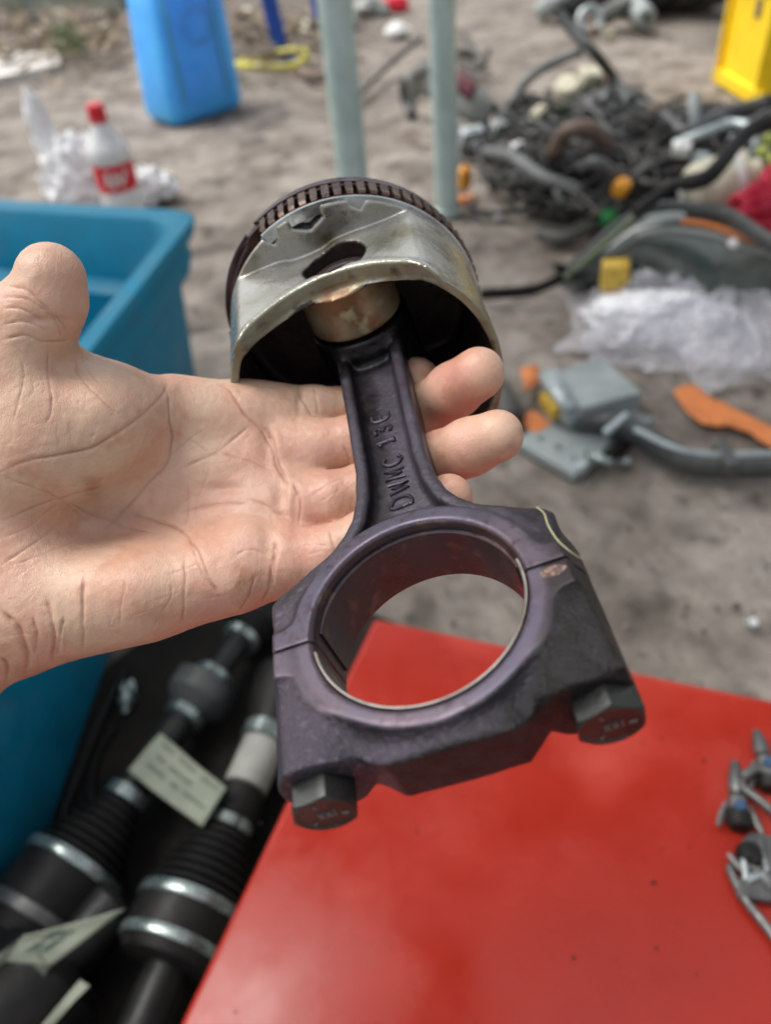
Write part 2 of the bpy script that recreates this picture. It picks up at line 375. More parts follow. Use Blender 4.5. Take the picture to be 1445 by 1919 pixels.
    # broad relief of the palm
    for cx, cy, sx, sy, a in [(280, 930, 90, 55, -1.2), (150, 985, 80, 35, -1.6), (60, 960, 60, 40, -1), (330, 1010, 60, 40, -.6), (290, 870, 90, 60, 1.2), (395, 775, 50, 40, 1.2), (440, 868, 40, 28, 1.3), (455, 985, 40, 26, 1.3), (180, 760, 70, 60, 1.5),
                             (250, 1100, 90, 40, 1.2), (120, 690, 40, 30, -1.5), (500, 830, 14, 40, -1.2), (525, 925, 14, 30, -1.3), (505, 1020, 16, 40, -1.0), (420, 915, 45, 9, -0.8), (380, 1060, 30, 60, 0.8),
                             (430, 1100, 30, 30, 1.0), (60, 520, 16, 18, 0.4), (95, 600, 60, 8, -0.7), (560, 735, 7, 40, -0.8), (553, 950, 7, 40, -0.5), (660, 850, 10, 40, -0.4)]:
        off += a*np.exp(-((px[:, 0]-cx)/sx)**2-((px[:, 1]-cy)/sy)**2)*fc*inpalm
    creases = [
        ([(0, 885), (56, 862), (122, 851), (169, 839), (211, 815), (253, 787), (286, 759), (310, 731), (312, 712), (296, 689)], 3.0, .75),
        ([(300, 698), (314, 740), (317, 787), (319, 834), (310, 872), (281, 904), (253, 937), (216, 970), (183, 995)], 3.0, .7),
        ([(234, 962), (281, 970), (324, 984), (356, 1007), (380, 1045), (399, 1092), (413, 1127)], 3.4, .8),
        ([(328, 886), (366, 867), (408, 848), (436, 825), (469, 796)], 3.0, .6),
        ([(403, 712), (436, 740), (460, 778), (492, 810), (511, 843), (525, 886), (546, 914)], 3.5, .8),
        ([(469, 935), (500, 948), (539, 970)], 3.5, .6), ([(328, 962), (403, 946), (469, 944)], 3.5, .5), ([(408, 848), (440, 858), (480, 870), (512, 880)], 2.5, .35),
        ([(345, 1036), (347, 1097), (340, 1172)], 2.6, .5), ([(362, 1020), (372, 1060), (420, 1120)], 2, .4),
        ([(478, 1073), (469, 1111), (448, 1146)], 2.4, .5), ([(511, 1050), (506, 1097), (490, 1130)], 2.6, .6), ([(516, 1010), (514, 1055)], 3, .7), ([(440, 1040), (470, 1030), (510, 1040)], 2.2, .3),
        ([(159, 1073), (155, 1144), (155, 1228)], 3.2, .8), ([(84, 1120), (98, 1172), (102, 1240)], 4.5, 1.3), ([(0, 1144), (38, 1181), (52, 1228), (46, 1270)], 5, 1.6), ([(120, 1150), (112, 1190), (106, 1235)], 3, .6), ([(0, 1230), (14, 1250), (8, 1290)], 4, 1.0), ([(60, 1150), (70, 1190), (64, 1230)], 3, .5),
        ([(0, 979), (75, 951), (141, 928), (202, 911)], 2.6, .5), ([(0, 890), (70, 918), (117, 942), (178, 984)], 2.2, .4), ([(120, 938), (170, 965), (230, 985), (300, 1000)], 2.6, .5), ([(0, 1060), (60, 1020), (110, 985)], 2.4, .4),
        ([(87, 642), (94, 703), (96, 768), (84, 796)], 2.2, .4), ([(38, 674), (42, 721), (20, 800)], 2.0, .3), ([(145, 660), (145, 703), (174, 740), (225, 782)], 2.2, .45), ([(150, 640), (160, 690), (190, 730)], 1.8, .3),
        ([(0, 534), (47, 543), (94, 585), (131, 625)], 2.4, .5), ([(0, 576), (47, 581), (84, 606)], 2.4, .5), ([(0, 556), (55, 562), (100, 600), (120, 640)], 2, .35), ([(0, 640), (40, 628), (80, 640), (140, 636)], 2.6, .6), ([(0, 610), (50, 603), (90, 622)], 2, .4),
        ([(558, 715), (570, 750), (588, 784)], 3.2, .7), ([(588, 718), (594, 745), (598, 778)], 2.4, .4), ([(488, 800), (505, 812), (520, 853), (540, 912)], 3.4, .9), ([(548, 905), (556, 925), (564, 956), (556, 992)], 3.0, .7), ([(520, 1022), (516, 1060), (512, 1100)], 3, .5),
        ([(616, 990), (624, 1017), (630, 1040)], 2.4, .5), ([(563, 1024), (590, 1020), (620, 1024)], 1.8, .25), ([(575, 1040), (600, 1034)], 1.6, .25), ([(590, 925), (620, 905), (650, 893)], 1.8, .25), ([(600, 940), (640, 915)], 1.6, .2), ([(640, 830), (652, 860), (650, 880)], 2.4, .4),
        ([(300, 800), (360, 830), (400, 850)], 1.6, .2), ([(352, 900), (350, 950), (345, 990)], 1.8, .3), ([(290, 770), (240, 880), (190, 900)], 1.6, .15), ([(310, 860), (360, 820), (390, 800)], 1.6, .2), ([(396, 870), (372, 930), (352, 990)], 1.6, .2), ([(240, 1080), (228, 1130), (224, 1180)], 2, .25), ([(300, 1150), (318, 1120), (322, 1090)], 2, .25),
        ([(20, 1060), (100, 1030), (160, 1000)], 1.8, .25), ([(0, 1010), (60, 985), (110, 950)], 1.8, .25), ([(850, 700), (832, 735), (836, 765)], 1.6, .12)]
    rg = np.random.default_rng(3)
    for _ in range(170):                     # fine random palm lines
        x, y = rg.uniform(0, 540), rg.uniform(640, 1230); a = rg.choice([0.4, -0.6, 1.5, 1.25, -0.2])+rg.normal(0, .3); l = rg.uniform(20, 75)
        q = [(x+l*t*math.cos(a+.25*t*rg.normal()), y+l*t*math.sin(a)) for t in (0, .35, .7, 1)]
        creases.append((q, rg.uniform(0.9, 1.4), rg.uniform(.07, .17)))
    jit = fbm(np.c_[px/30.0, np.zeros(len(px))], 3)[:, None]*np.array([2.2, -1.6])
    jp = px+jit
    for pts, wd, dp in creases:
        C_ = curve([(*p, 0) for p in pts], 7*len(pts))[:, :2]; lo = C_.min(0)-18; hi = C_.max(0)+18
        I = np.nonzero((jp[:, 0] > lo[0]) & (jp[:, 0] < hi[0]) & (jp[:, 1] > lo[1]) & (jp[:, 1] < hi[1]) & (fc > 0.05))[0]
        if not len(I): continue
        q = jp[I]; best = np.full(len(I), 1e9); tt = np.zeros(len(I))
        for i in range(len(C_)-1):
            e = C_[i+1]-C_[i]; t = np.clip(((q-C_[i]) @ e)/(e @ e+1e-9), 0, 1); d = np.hypot(*(q-C_[i]-t[:, None]*e).T)
            m = d < best; best = np.where(m, d, best); tt = np.where(m, (i+t)/(len(C_)-1), tt)
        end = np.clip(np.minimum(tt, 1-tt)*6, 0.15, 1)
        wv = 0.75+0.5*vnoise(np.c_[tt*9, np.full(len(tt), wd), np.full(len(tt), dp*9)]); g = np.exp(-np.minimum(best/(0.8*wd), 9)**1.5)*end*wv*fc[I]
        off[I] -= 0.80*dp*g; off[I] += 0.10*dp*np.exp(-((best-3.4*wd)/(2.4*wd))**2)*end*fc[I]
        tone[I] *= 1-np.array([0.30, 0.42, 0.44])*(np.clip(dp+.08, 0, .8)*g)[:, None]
    mask = (px[:, 0] < 680)*1.0
    off += 0.10*fbm(V/5.5, 2)*fc+0.07*fbm(V/1.7, 3)*mask
    V = V+N*off[:, None]
    # blood tint: redder finger pads, paler web
    for cx, cy, s, a in [(850, 705, 60, .5), (870, 820, 60, .5), (840, 930, 50, .4), (600, 1060, 90, .35), (560, 960, 60, .2), (620, 840, 70, .15), (420, 1130, 110, .25), (90, 500, 60, -.1), (120, 800, 110, -.25), (230, 860, 90, -.2), (60, 1200, 60, .1)]:
        g = a*np.exp(-((px[:, 0]-cx)**2+(px[:, 1]-cy)**2)/s**2)
        tone *= 1-g[:, None]*np.array([-0.05, 0.22, 0.16])
    for cx, cy, s, a in [(165, 900, 16, .3), (175, 925, 18, .25), (240, 965, 30, .28), (132, 842, 12, .2), (200, 975, 40, .2), (985, 805, 10, .45), (965, 840, 14, .2), (640, 730, 8, .3), (60, 955, 30, .12)]:      # grease smudges
        g = a*np.exp(-((px[:, 0]-cx)**2+((px[:, 1]-cy)*1.5)**2)/s**2); tone *= 1-g[:, None]*np.array([0.8, 0.9, 0.95])
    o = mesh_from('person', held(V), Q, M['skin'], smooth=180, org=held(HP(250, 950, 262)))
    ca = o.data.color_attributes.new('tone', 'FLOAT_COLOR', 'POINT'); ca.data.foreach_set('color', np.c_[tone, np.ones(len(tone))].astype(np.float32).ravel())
    tag(o, 'bare left hand and wrist, palm up, fingers curled behind the steel rod', 'person')
    return o

# ================================================================== CONNECTING ROD
def build_rod():
    h = 0.5; T = thing('connecting_rod', 'dark violet-grey forged connecting rod with two hex bolts, lying across the open fingers', 'connecting rod', rodw((0, 0, 0)))
    F = Field((-46, -49, -14), (46, 162, 14), h); u, v, n = F.xyz(); U = u[:, :, 0]; Vv = v[:, :, 0]; an = np.abs(n)
    half = [(37.7, -0.5), (38.6, 12), (38.9, 17.0), (36.8, 19.8), (31.4, 22.8), (25.3, 26.6), (20.8, 30.2), (17.0, 34.8), (14.2, 40), (12.2, 48), (11.2, 60), (11.4, 82), (11.7, 106), (12.0, 120), (12.5, 128), (12, 140)]
    poly = half+[(-a, b) for a, b in half[::-1]]
    d2 = poly2(U, Vv, poly)[:, :, None]
    hv = np.interp(Vv[0], [0, 14, 20, 40, 60, 160], [10.6, 10.4, 9.8, 8.6, 8.0, 8.0])[None, :, None]
    r = np.hypot(U, Vv)[:, :, None]; rs = np.hypot(U, Vv-139.5)[:, :, None]
    D = smax(d2, an-hv, 1.6)
    D = smin(D, smax(r-32.8, an-12.0, 0.8), 1.5)                     # raised pad round the bore
    pad = np.maximum(np.maximum(np.abs(U)-37.6, np.abs(Vv-1)-6.0+0.10*(np.abs(U)-27)), 26-np.abs(U))[:, :, None]
    D = smin(D, smax(pad, an-12.0, 1.0), 2.0)
    D = smin(D, smax(rs-18.5, an-12.0, 1.2), 4.0)
    ch = smax(smax(d2+4.3, 33.6-r, 1.5), 19.6-rs, 2.0); ch = smax(ch, (25.5-Vv)[:, :, None]+0*r, 2.0)
    wv = np.interp(Vv[0], [20, 33, 41, 160], [5.6, 4.3, 3.2, 3.0])[None, :, None]
    D = smax(D, -smax(ch, wv-an, 3.0), 2.0)
    D = np.maximum(D, 27.0-r+0*an); D = np.maximum(D, 27.9-r-(12.0-an))
    D = np.maximum(D, 11.6-rs+0*an)
    bcy = np.hypot(np.abs(u)-31.0, n)-10.4+0*v
    D = smin(D, np.maximum(smax(bcy, v-15.5+1.0*(np.abs(u)-36), 2.5), 27.0-r+0*an), 2.0)
    ROD = np.maximum(np.maximum(D, an-12.02), (0.14-v)+0*D)
    # cap
    cp = [(-37.7, .5), (-37.6, -15), (-36.9, -32.2), (-24.2, -32.2), (-20.8, -31.2), (-17.8, -33.2), (-13.8, -36.0), (14.8, -36.3), (18.2, -34.2), (21.2, -31.0), (24.6, -31.4), (40.6, -31.2), (39.4, -15), (37.9, .5)]
    c2 = poly2(U, Vv, cp)[:, :, None]; au = np.abs(U)
    tb = np.clip((au-17)/11, 0, 1); tb = tb*tb*(3-2*tb); hc = 6.6+3.9*tb+1.6*np.exp(-((Vv+35)/3.5)**2)*(au < 18)*np.clip((18-au)/3, 0, 1)
    lv = np.clip((Vv+33)/6, 0, 1)[:, :, None]; web = smax(c2, an-hc[:, :, None], 3.2)*lv+smax(c2, an-hc[:, :, None], 0.9)*(1-lv)
    ring = smax(r-31.4, an-12.0, 0.9)
    C_ = smin(web, ring, 7.0); C_ = smax(C_, an-12.0, 0.6); C_ = smax(C_, c2-0.2, 0.8)
    C_ = smin(C_, smax(np.maximum(np.abs(np.abs(U)-32.3)-5.3, np.abs(Vv+2)-5.5)[:, :, None], an-12.0, 1.0), 2.5)
    C_ = np.maximum(C_, 27.0-r+0*an); C_ = np.maximum(C_, 27.8-r-(12.0-an))
    C_ = smin(C_, np.maximum(smax(bcy, -(v+31.6), 0.8), 27.0-r+0*an), 2.0)
    CAP = np.maximum(np.maximum(C_, an-12.02), (v+0.14)+0*C_)
    for nm, DD, lab in (('rod_shank', ROD, None), ('rod_cap', CAP, None)):
        V, Q = nets(DD, F.lo, h); V = relax(V, Q, 1, 0.4); Q = fix(V, Q)
        N = vnormals(V, Q); cast = np.clip((11.7-np.abs(V[:, 2]))*3, 0, 1)*np.clip((np.hypot(V[:, 0], V[:, 1])-27.3)*3, 0, 1)
        V = V+N*(cast*(0.05*fbm(V/1.2, 2)+0.05*fbm(V/6, 2)))[:, None]
        c = V[Q].mean(1); fn = N[Q].mean(1); flat = (np.abs(c[:, 2]) > 11.7) & (np.hypot(c[:, 0], c[:, 1]) < 40); bore = np.hypot(c[:, 0], c[:, 1]) < 27.6
        mi = np.where(bore, 2, np.where(flat, 1, 0))
        rv = np.hypot(V[:, 0], V[:, 1]); sg = lambda x: 1/(1+np.exp(-np.clip(x, -30, 30)))
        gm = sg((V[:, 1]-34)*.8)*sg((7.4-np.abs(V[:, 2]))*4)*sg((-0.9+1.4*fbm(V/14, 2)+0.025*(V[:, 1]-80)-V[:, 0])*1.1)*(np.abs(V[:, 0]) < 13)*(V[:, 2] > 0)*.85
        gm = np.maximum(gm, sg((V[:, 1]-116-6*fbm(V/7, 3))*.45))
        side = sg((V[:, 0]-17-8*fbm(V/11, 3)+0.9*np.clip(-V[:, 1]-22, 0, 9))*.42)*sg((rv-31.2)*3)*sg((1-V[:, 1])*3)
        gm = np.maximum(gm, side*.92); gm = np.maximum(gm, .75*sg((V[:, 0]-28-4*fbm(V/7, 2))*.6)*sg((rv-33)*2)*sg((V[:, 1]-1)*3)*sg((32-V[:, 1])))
        gm = np.maximum(gm, .8*sg((-35.0-V[:, 1])*4)); gm = np.maximum(gm, .55*sg((33.8-rv)*1.2)*sg((rv-31.2)*3)*sg((1-V[:, 1])*3))  # shade painted on the cap's downward face and in the hollow round the pad
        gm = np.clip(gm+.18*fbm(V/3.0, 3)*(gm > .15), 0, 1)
        o = mesh_from(nm, rodw(V), Q, [M['forged'] if nm == 'rod_shank' else M['castgrain'], M['machined'], M['bore']], T, mi, 50)
        at = o.data.attributes.new('grime_shade', 'FLOAT', 'POINT'); at.data.foreach_set('value', gm.astype(np.float32))
    # bearing shells
    def shell(name, a0, a1, n0, n1, m, r0=25.5, r1=26.95):
        mb = MB(); A = np.radians(np.linspace(a0, a1, 60)); rows = []
        for rr, nn in ((r0+.25, n1), (r1, n1), (r1, n0), (r0, n0), (r0, n1-.25), (r0+.25, n1)):
            rows.append(np.stack([rr*np.cos(A), rr*np.sin(A), np.full(60, nn)], 1))
        P = rodw(np.stack(rows)); mb.grid(P)
        for k in (0, 59):
            b = len(mb.V[0]); mb.add([P[i, k] for i in range(4)], [(0, 1, 2, 3)])
        return mb.build(name, m, T, smooth=35)
    shell('bearing_shell', 10, 171, -9.5, 8.5, M['bore'], 25.9)
    s = shell('bearing_shell', -172, 9, -9.5, 11.9, M['shell_edge'], 26.25, 26.95)
    # bolts
    for su, ang, top in ((-31.2, 10, -32.3), (33.8, 24, -31.3)):
        mb = MB(); S = 8.2; a = np.radians(np.arange(6)*60+ang)
        def rg(rad, vv, k=6): return [rodw((su+rad*math.cos(t), vv, rad*math.sin(t))) for t in a]
        # hex with chamfered face
        seg = 48; tt = np.linspace(0, 2*np.pi, seg, endpoint=False)
        hexr = S*math.cos(math.pi/6)/np.cos(((tt-math.radians(ang)) % (math.pi/3))-math.pi/6)
        def ringv(rad, vv): return np.array([rodw((su+r_*math.cos(t), w_, r_*math.sin(t))) for t, r_, w_ in zip(tt, np.broadcast_to(rad, seg), np.broadcast_to(vv, seg))])
        bot = top-6.2
        ch = np.clip((hexr-6.9)*0.55, 0, 2)
        rows = [ringv(hexr*0+4.4, -30), ringv(4.4, top), ringv(hexr*0.985, top), ringv(hexr, top-.25), ringv(hexr, bot+ch), ringv(np.minimum(hexr, 6.9), bot+0.0), ringv(6.2, bot), ringv(5.9, bot+.3), ringv(0.01, bot+.35)]
        W = np.concatenate(rows); Fq = []
        for i in range(len(rows)-1):
            for j in range(seg): k = (j+1) % seg; Fq.append((i*seg+j, i*seg+k, (i+1)*seg+k, (i+1)*seg+j))
        mb.add(W, Fq)
        o = mb.build('hex_bolt', M['bolt'], T, smooth=28)
        mk = MB()                                                     # head stamping: raised dashes and marks
        def dash(p0, p1, rr=.28): mk.tube(rodw(np.array([(su+p[0], bot+.22, p[1]) for p in (p0, p1)])), rr*1e-3, 6)
        for t in (90, 210, 330): q = math.radians(t+ang); dash((3.6*math.cos(q), 3.6*math.sin(q)), (5.2*math.cos(q), 5.2*math.sin(q)))
        for x0 in (-1.6, 0.2): dash((x0, -1.2), (x0+1.1, 1.0)); dash((x0+1.1, -1.2), (x0, 1.0))
        dash((2.2, -1.2), (2.2, 1.2))
        mk.build('head_marking', M['bolt_light'], o)
    # forged lettering on the web, reading up the shank: DWMC 13E
    G_ = {'D': [[(0, 0), (0, 1), (.5, 1), (.85, .75), (.85, .25), (.5, 0), (0, 0)]], 'W': [[(0, 1), (.22, 0), (.45, .8), (.68, 0), (.9, 1)]], 'M': [[(0, 0), (.08, 1), (.45, .2), (.82, 1), (.9, 0)]],
          'C': [[(.85, .85), (.5, 1), (.12, .8), (0, .5), (.12, .2), (.5, 0), (.85, .15)]], '1': [[(.1, .75), (.4, 1), (.4, 0)], [(.15, 0), (.65, 0)]], '3': [[(.05, .9), (.5, 1), (.75, .78), (.35, .53), (.8, .28), (.5, 0), (.05, .1)]],
          'E': [[(.8, 1), (.2, .95), (0, .5), (.2, .05), (.8, 0)], [(0, .5), (.65, .5)]], 'O': [[(.4, 1), (0, .5), (.4, 0), (.8, .5), (.4, 1)]], 'X': [[(0, 0), (.8, 1)], [(0, 1), (.8, 0)]]}
    mb = MB()
    def text(s, v0, u0, pitch, wid, hgt, nn, rad, skew=0.0, slope=0.0):
        for i, chh in enumerate(s):
            if chh == ' ': continue
            for st in G_[chh]:
                P = [(u0+slope*i-hgt*(y-.5), v0+pitch*i+wid*x, nn) for x, y in st]
                P = curve(P, max(8, 5*len(P))) if chh in 'C3DE' else np.array(P, float)
                Pp = []
                for a, b in zip(P[:-1], P[1:]): Pp += [a+(b-a)*t for t in (0, .5)]
                Pp.append(P[-1]); mb.tube(rodw(np.array(Pp)), rad*1e-3, 6)
    text('DWMC', 44.0, .3, 6.2, 4.5, 6.0, 3.3, .66, slope=-.1); text('13E', 73.0, -1.0, 6.4, 4.5, 5.8, 3.2, .66)
    mb.build('embossed_lettering', M['forged'], T, smooth=60)
    for chh, p, rot in (('O', (-28.0, 20.2), 0.5), ('C', (-31.0, 17.4), 0.4), ('X', (30.5, 18.2), -.4)):
        mb = MB()
        for st in G_[chh][:1]:
            P = [(p[0]+3.2*((x-.4)*math.cos(rot)-(y-.5)*math.sin(rot)), p[1]+3.2*((x-.4)*math.sin(rot)+(y-.5)*math.cos(rot)), 9.75) for x, y in st]
            mb.tube(rodw(np.array(P)), .42e-3, 6)
        mb.build('stamped_mark', M['oily'], T, smooth=60)
    # bright rubbed patch on the cap beside the joint line
    mb = MB(); a = np.linspace(0, 2*np.pi, 26, endpoint=False); rr = 1+.25*np.array([vnoise(np.array([math.cos(t)*2, math.sin(t)*2, .5])) for t in a])
    mb.add(rodw(np.stack([33.3+3.1*rr*np.cos(a), -2.9+1.5*rr*np.sin(a), np.full(26, 12.09)], 1)), [tuple(range(26))]); mb.build('rubbed_patch', M['rust_patch'], T)
    P = curve([HP(1006, 950, 184), HP(1020, 962, 183.5), HP(1028, 985, 182.5), HP(1046, 1013, 180.5), HP(1070, 1034, 180), HP(1090, 1047, 183)], 30)
    s = MB().tube(held(P), 0.00015, 6).build('fibre_strand', M['fibre']); tag(s, 'single pale yellow fibre stuck across the right shoulder of the rod', 'thread')

# ================================================================== PISTON
def build_piston():
    OU, ON = -3.5, 1.0
    def pw(p): p = np.array(p, float); p[..., 0] += OU; p[..., 2] += ON; return rodw(p)
    T = thing('piston', 'oily aluminium engine piston with toothed brown oil ring, seen from its open skirt side', 'piston', rodw((OU, 138, ON)))
    h = 0.55; F = Field((-53, 99, -53), (53, 180, 53), h); u, v, n = F.xyz()
    U = u[:, 0, :][:, None, :]; Nn = n[0, 0, :][None, None, :]; r = np.hypot(u, n)
    au = np.abs(u); an = np.abs(n); u2 = u-OU*0
    side = np.clip((an-24)/8, 0, 1); base_ = 108.0-0.05*u; low = base_+(np.maximum(126.5-0.0165*u*u, base_)-base_)*side*side*(3-2*side)
    skirt = r-48.6+np.clip((150-v)/45, 0, 1)*0.9
    # recessed flanks with a bulging rim and a dished centre panel
    dish = 1.8*np.exp(-((u+6)/9.0)**4-((v-151)/9)**4)+1.2*np.exp(-((u-24)/8)**2-((v-146)/10)**2)
    wall = an-(35.2-dish)
    rim = smax(np.abs(v-low-2.0)-2.6, an-37.2+0*v, 2.5)
    body = smin(smax(skirt, wall, 1.2), smax(smax(skirt, rim, 1.5), 33-an+0*v, 1.0), 3.0)
    lower = smax(body, v-158.5+0*r, 0.8)
    head = np.maximum(r-48.6, np.maximum(155.2-v, v-175))
    # groove for the oil ring
    head = np.maximum(head, -np.maximum(np.maximum(157.0-v, v-168.0), 45.0-r))
    # drain notches under the oil ring on the near flank
    D = smin(lower, head, 0.6)
    for cu, cv, ra, rv in ((-15.5, 157.6, 3.0, 4.0), (-1.5, 157.6, 6.5, 4.0), (18.0, 157.6, 3.4, 4.0)):
        D = smax(D, -np.maximum((np.sqrt(((u-cu)/ra)**2+((v-cv)/rv)**2)-1)*3+0*n, 41.5-n+0.9*np.abs(u-cu)*(3.4/ra)+0*r), 0.8)
    D = np.maximum(D, low-v)
    # cavity
    cav = smax(smax(r-44.8, an-30.2+0*v, 3.0), v-166.0+0*r, 3.0)
    bosses = smax(np.hypot(u-3.5, v-139.5)-17.2, np.maximum(12.3-an, an-34.0)+0*v, 1.5)
    rib = smax(np.maximum(np.abs(u-3.5)-9, 139.5-v)+0*n, 12.3-an+0*v, 1.0)
    cav = smax(cav, -smin(bosses, rib, 2.0), 2.0)
    D = smax(D, -cav, 0.8)
    D = np.maximum(D, 11.7-np.hypot(u-3.5, v-139.5)+0*n)
    V, Q = nets(D.astype(np.float32), F.lo, h); V = relax(V, Q, 1, 0.5); Q = fix(V, Q)
    N = vnormals(V, Q); V = V+N*(0.05*fbm(V/2.0, 3)+0.10*fbm(V/9.0, 2))[:, None]
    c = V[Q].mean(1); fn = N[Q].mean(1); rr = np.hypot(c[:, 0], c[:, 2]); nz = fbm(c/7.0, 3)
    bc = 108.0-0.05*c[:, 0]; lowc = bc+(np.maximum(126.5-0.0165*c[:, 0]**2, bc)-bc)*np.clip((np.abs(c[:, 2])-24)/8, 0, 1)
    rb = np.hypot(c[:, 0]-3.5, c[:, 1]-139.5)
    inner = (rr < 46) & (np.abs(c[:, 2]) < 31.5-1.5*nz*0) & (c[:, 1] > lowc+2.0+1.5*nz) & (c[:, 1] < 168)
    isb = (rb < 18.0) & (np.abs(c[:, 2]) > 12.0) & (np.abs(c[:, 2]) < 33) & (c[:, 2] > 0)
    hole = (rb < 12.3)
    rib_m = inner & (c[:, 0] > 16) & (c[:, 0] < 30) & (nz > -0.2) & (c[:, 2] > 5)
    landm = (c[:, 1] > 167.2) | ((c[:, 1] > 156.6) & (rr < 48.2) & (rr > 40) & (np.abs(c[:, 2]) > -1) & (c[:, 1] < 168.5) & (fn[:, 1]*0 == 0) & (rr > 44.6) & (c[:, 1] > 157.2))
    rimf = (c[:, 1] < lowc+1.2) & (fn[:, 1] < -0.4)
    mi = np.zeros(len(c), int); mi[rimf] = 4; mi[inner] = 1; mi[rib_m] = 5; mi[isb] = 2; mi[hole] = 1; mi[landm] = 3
    mesh_from('piston_body', pw(V), Q, [M['alu'], M['soot'], M['boss'], M['lands'], M['rimcast'], M['varnish']], T, mi, 50)
    # rings (open a little wider than the body)
    def ring(name, v0, v1, r0, r1, m, a0=0, a1=360, cx=0, cn=0):
        A = np.radians(np.linspace(a0, a1, 140)); rows = [np.stack([cx+rr_*np.cos(A), np.full(140, vv), cn+rr_*np.sin(A)], 1) for rr_, vv in ((r0, v0), (r1-.2, v0), (r1, v0+.2), (r1, v1-.2), (r1-.2, v1), (r0, v1), (r0, v0))]
        mb = MB(); P = pw(np.stack(rows)); mb.grid(P)
        for k in (0, 139): mb.add(P[:6, k], [(0, 1, 2, 3, 4, 5)])
        return mb.build(name, m, T, smooth=40)
    ring('oil_ring_rail', 155.7, 156.7, 45.5, 50.0, M['rail'], -200, 112)
    ring('oil_ring_rail', 167.9, 168.6, 45.5, 49.6, M['brownring'], -200, 124)
    ring('compression_ring', 169.6, 171.6, 46, 50.4, M['ring_violet'], 121, 360+113, -.8, .1)
    ring('compression_ring', 173.2, 174.6, 46, 50.0, M['lands'], 124, 360+116, -.6)
    ring('crown_land', 171.7, 175.2, 44, 49.0, M['lands'])
    # castellated expander of the oil ring
    mb = MB(); rgn = np.random.default_rng(5); A = np.radians(np.linspace(-200, 112, 160))
    rows = [np.stack([rr_*np.cos(A), np.full(160, vv), rr_*np.sin(A)], 1) for rr_, vv in ((45.2, 157.2), (46.6, 157.2), (46.6, 167.2), (45.2, 167.2))]
    mb.grid(pw(np.stack(rows)), 1)
    st = 4.95; k = int(306/st)
    for i in range(k):
        a = math.radians(110.5-st*i); wv_ = math.radians(st*(0.29+.02*rgn.normal())); P = []
        for (rr_, vv, ww) in ((46.3, 157.9, .9), (50.0, 157.9, .9), (50.8, 159.0, 1), (50.4, 163.0, 1.08), (50.9, 166.9, 1), (46.3, 167.6, .9)):
            for s_ in (-1, 1): t = a+s_*wv_*ww; P.append((rr_*math.cos(t), vv+.12*rgn.normal(), rr_*math.sin(t)))
        F_ = [(2*j, 2*j+1, 2*j+3, 2*j+2) for j in range(5)]+[(0, 2, 4, 6, 8, 10), (11, 9, 7, 5, 3, 1)]
        mb.add(pw(np.array(P)), F_, 0)
        # thin silver foot seen between the teeth
        t0, t1 = a+wv_*1.15, a+math.radians(st)-wv_*1.25; Q_ = [(48.6*math.cos(t), vv, 48.6*math.sin(t)) for vv in (157.3, 158.3) for t in (t0, t1)]
        mb.add(pw(np.array(Q_)), [(0, 1, 3, 2)], 2)
    mb.build('oil_ring_expander', [M['brownring'], M['soot'], M['rail']], T, smooth=20)
    # gudgeon pin through both bosses
    mb = MB(); R0 = rodw((0, 1, 0))-rodw((0, 0, 0)); ax = nrm(rodw((0, 0, 1))-rodw((0, 0, 0)))
    mb.lathe([(8.2e-3, -30e-3), (11.1e-3, -30e-3), (11.55e-3, -29.4e-3), (11.55e-3, 28.6e-3), (11.1e-3, 29.2e-3), (8.2e-3, 29.2e-3), (7.6e-3, 28.4e-3), (7.6e-3, -29.4e-3), (8.2e-3, -30e-3)], rodw((0, 139.5, ON)), ax, 48, cap=False)
    mb.build('gudgeon_pin', M['pin'], T, smooth=40)
CANY0, CANY1 = 1.0, 2.1  # depth range of the added overhead sheet, set for its shade
# ================================================================== MATERIALS
M = {}
M['skin'] = skin_material()
M['forged'] = mat('forged_steel', (0.072, 0.061, 0.081), 0.45, 0.6, col2=(0.043, 0.039, 0.047), sc=28, lo=.4, hi=.65, bump=0.35, bsc=700, bd=0.0006, col3=(0.080, 0.067, 0.090), sc3=420, spec=.5)
M['castgrain'] = mat('sand_cast_steel', (0.072, 0.061, 0.081), 0.42, 0.6, col2=(0.043, 0.039, 0.047), sc=28, lo=.4, hi=.65, bump=0.9, bsc=800, bd=0.0010, col3=(0.100, 0.084, 0.112), sc3=620, spec=.5)
M['machined'] = mat('machined_steel', (0.082, 0.063, 0.078), 0.40, 0.6, col2=(0.062, 0.055, 0.080), sc=34, lo=.4, hi=.6, bump=0.2, bsc=1400, bd=0.0003, col3=(0.052, 0.034, 0.044), sc3=420)
def add_grime_shade(m, col, rough):
    nt = m.node_tree; L = nt.links.new; b = nt.nodes['Principled BSDF']; at = _n(nt, 'ShaderNodeAttribute'); at.attribute_name = 'grime_shade'
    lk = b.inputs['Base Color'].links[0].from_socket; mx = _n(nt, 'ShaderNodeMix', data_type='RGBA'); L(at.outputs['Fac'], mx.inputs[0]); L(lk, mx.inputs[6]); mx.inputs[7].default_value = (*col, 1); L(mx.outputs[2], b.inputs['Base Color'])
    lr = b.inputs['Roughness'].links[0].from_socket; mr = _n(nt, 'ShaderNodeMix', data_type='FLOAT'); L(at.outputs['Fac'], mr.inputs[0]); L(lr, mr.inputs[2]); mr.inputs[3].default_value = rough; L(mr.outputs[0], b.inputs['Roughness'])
add_grime_shade(M['forged'], (0.0125, 0.0112, 0.0115), 0.30); add_grime_shade(M['castgrain'], (0.015, 0.0138, 0.0125), 0.36); add_grime_shade(M['machined'], (0.022, 0.018, 0.020), 0.36)
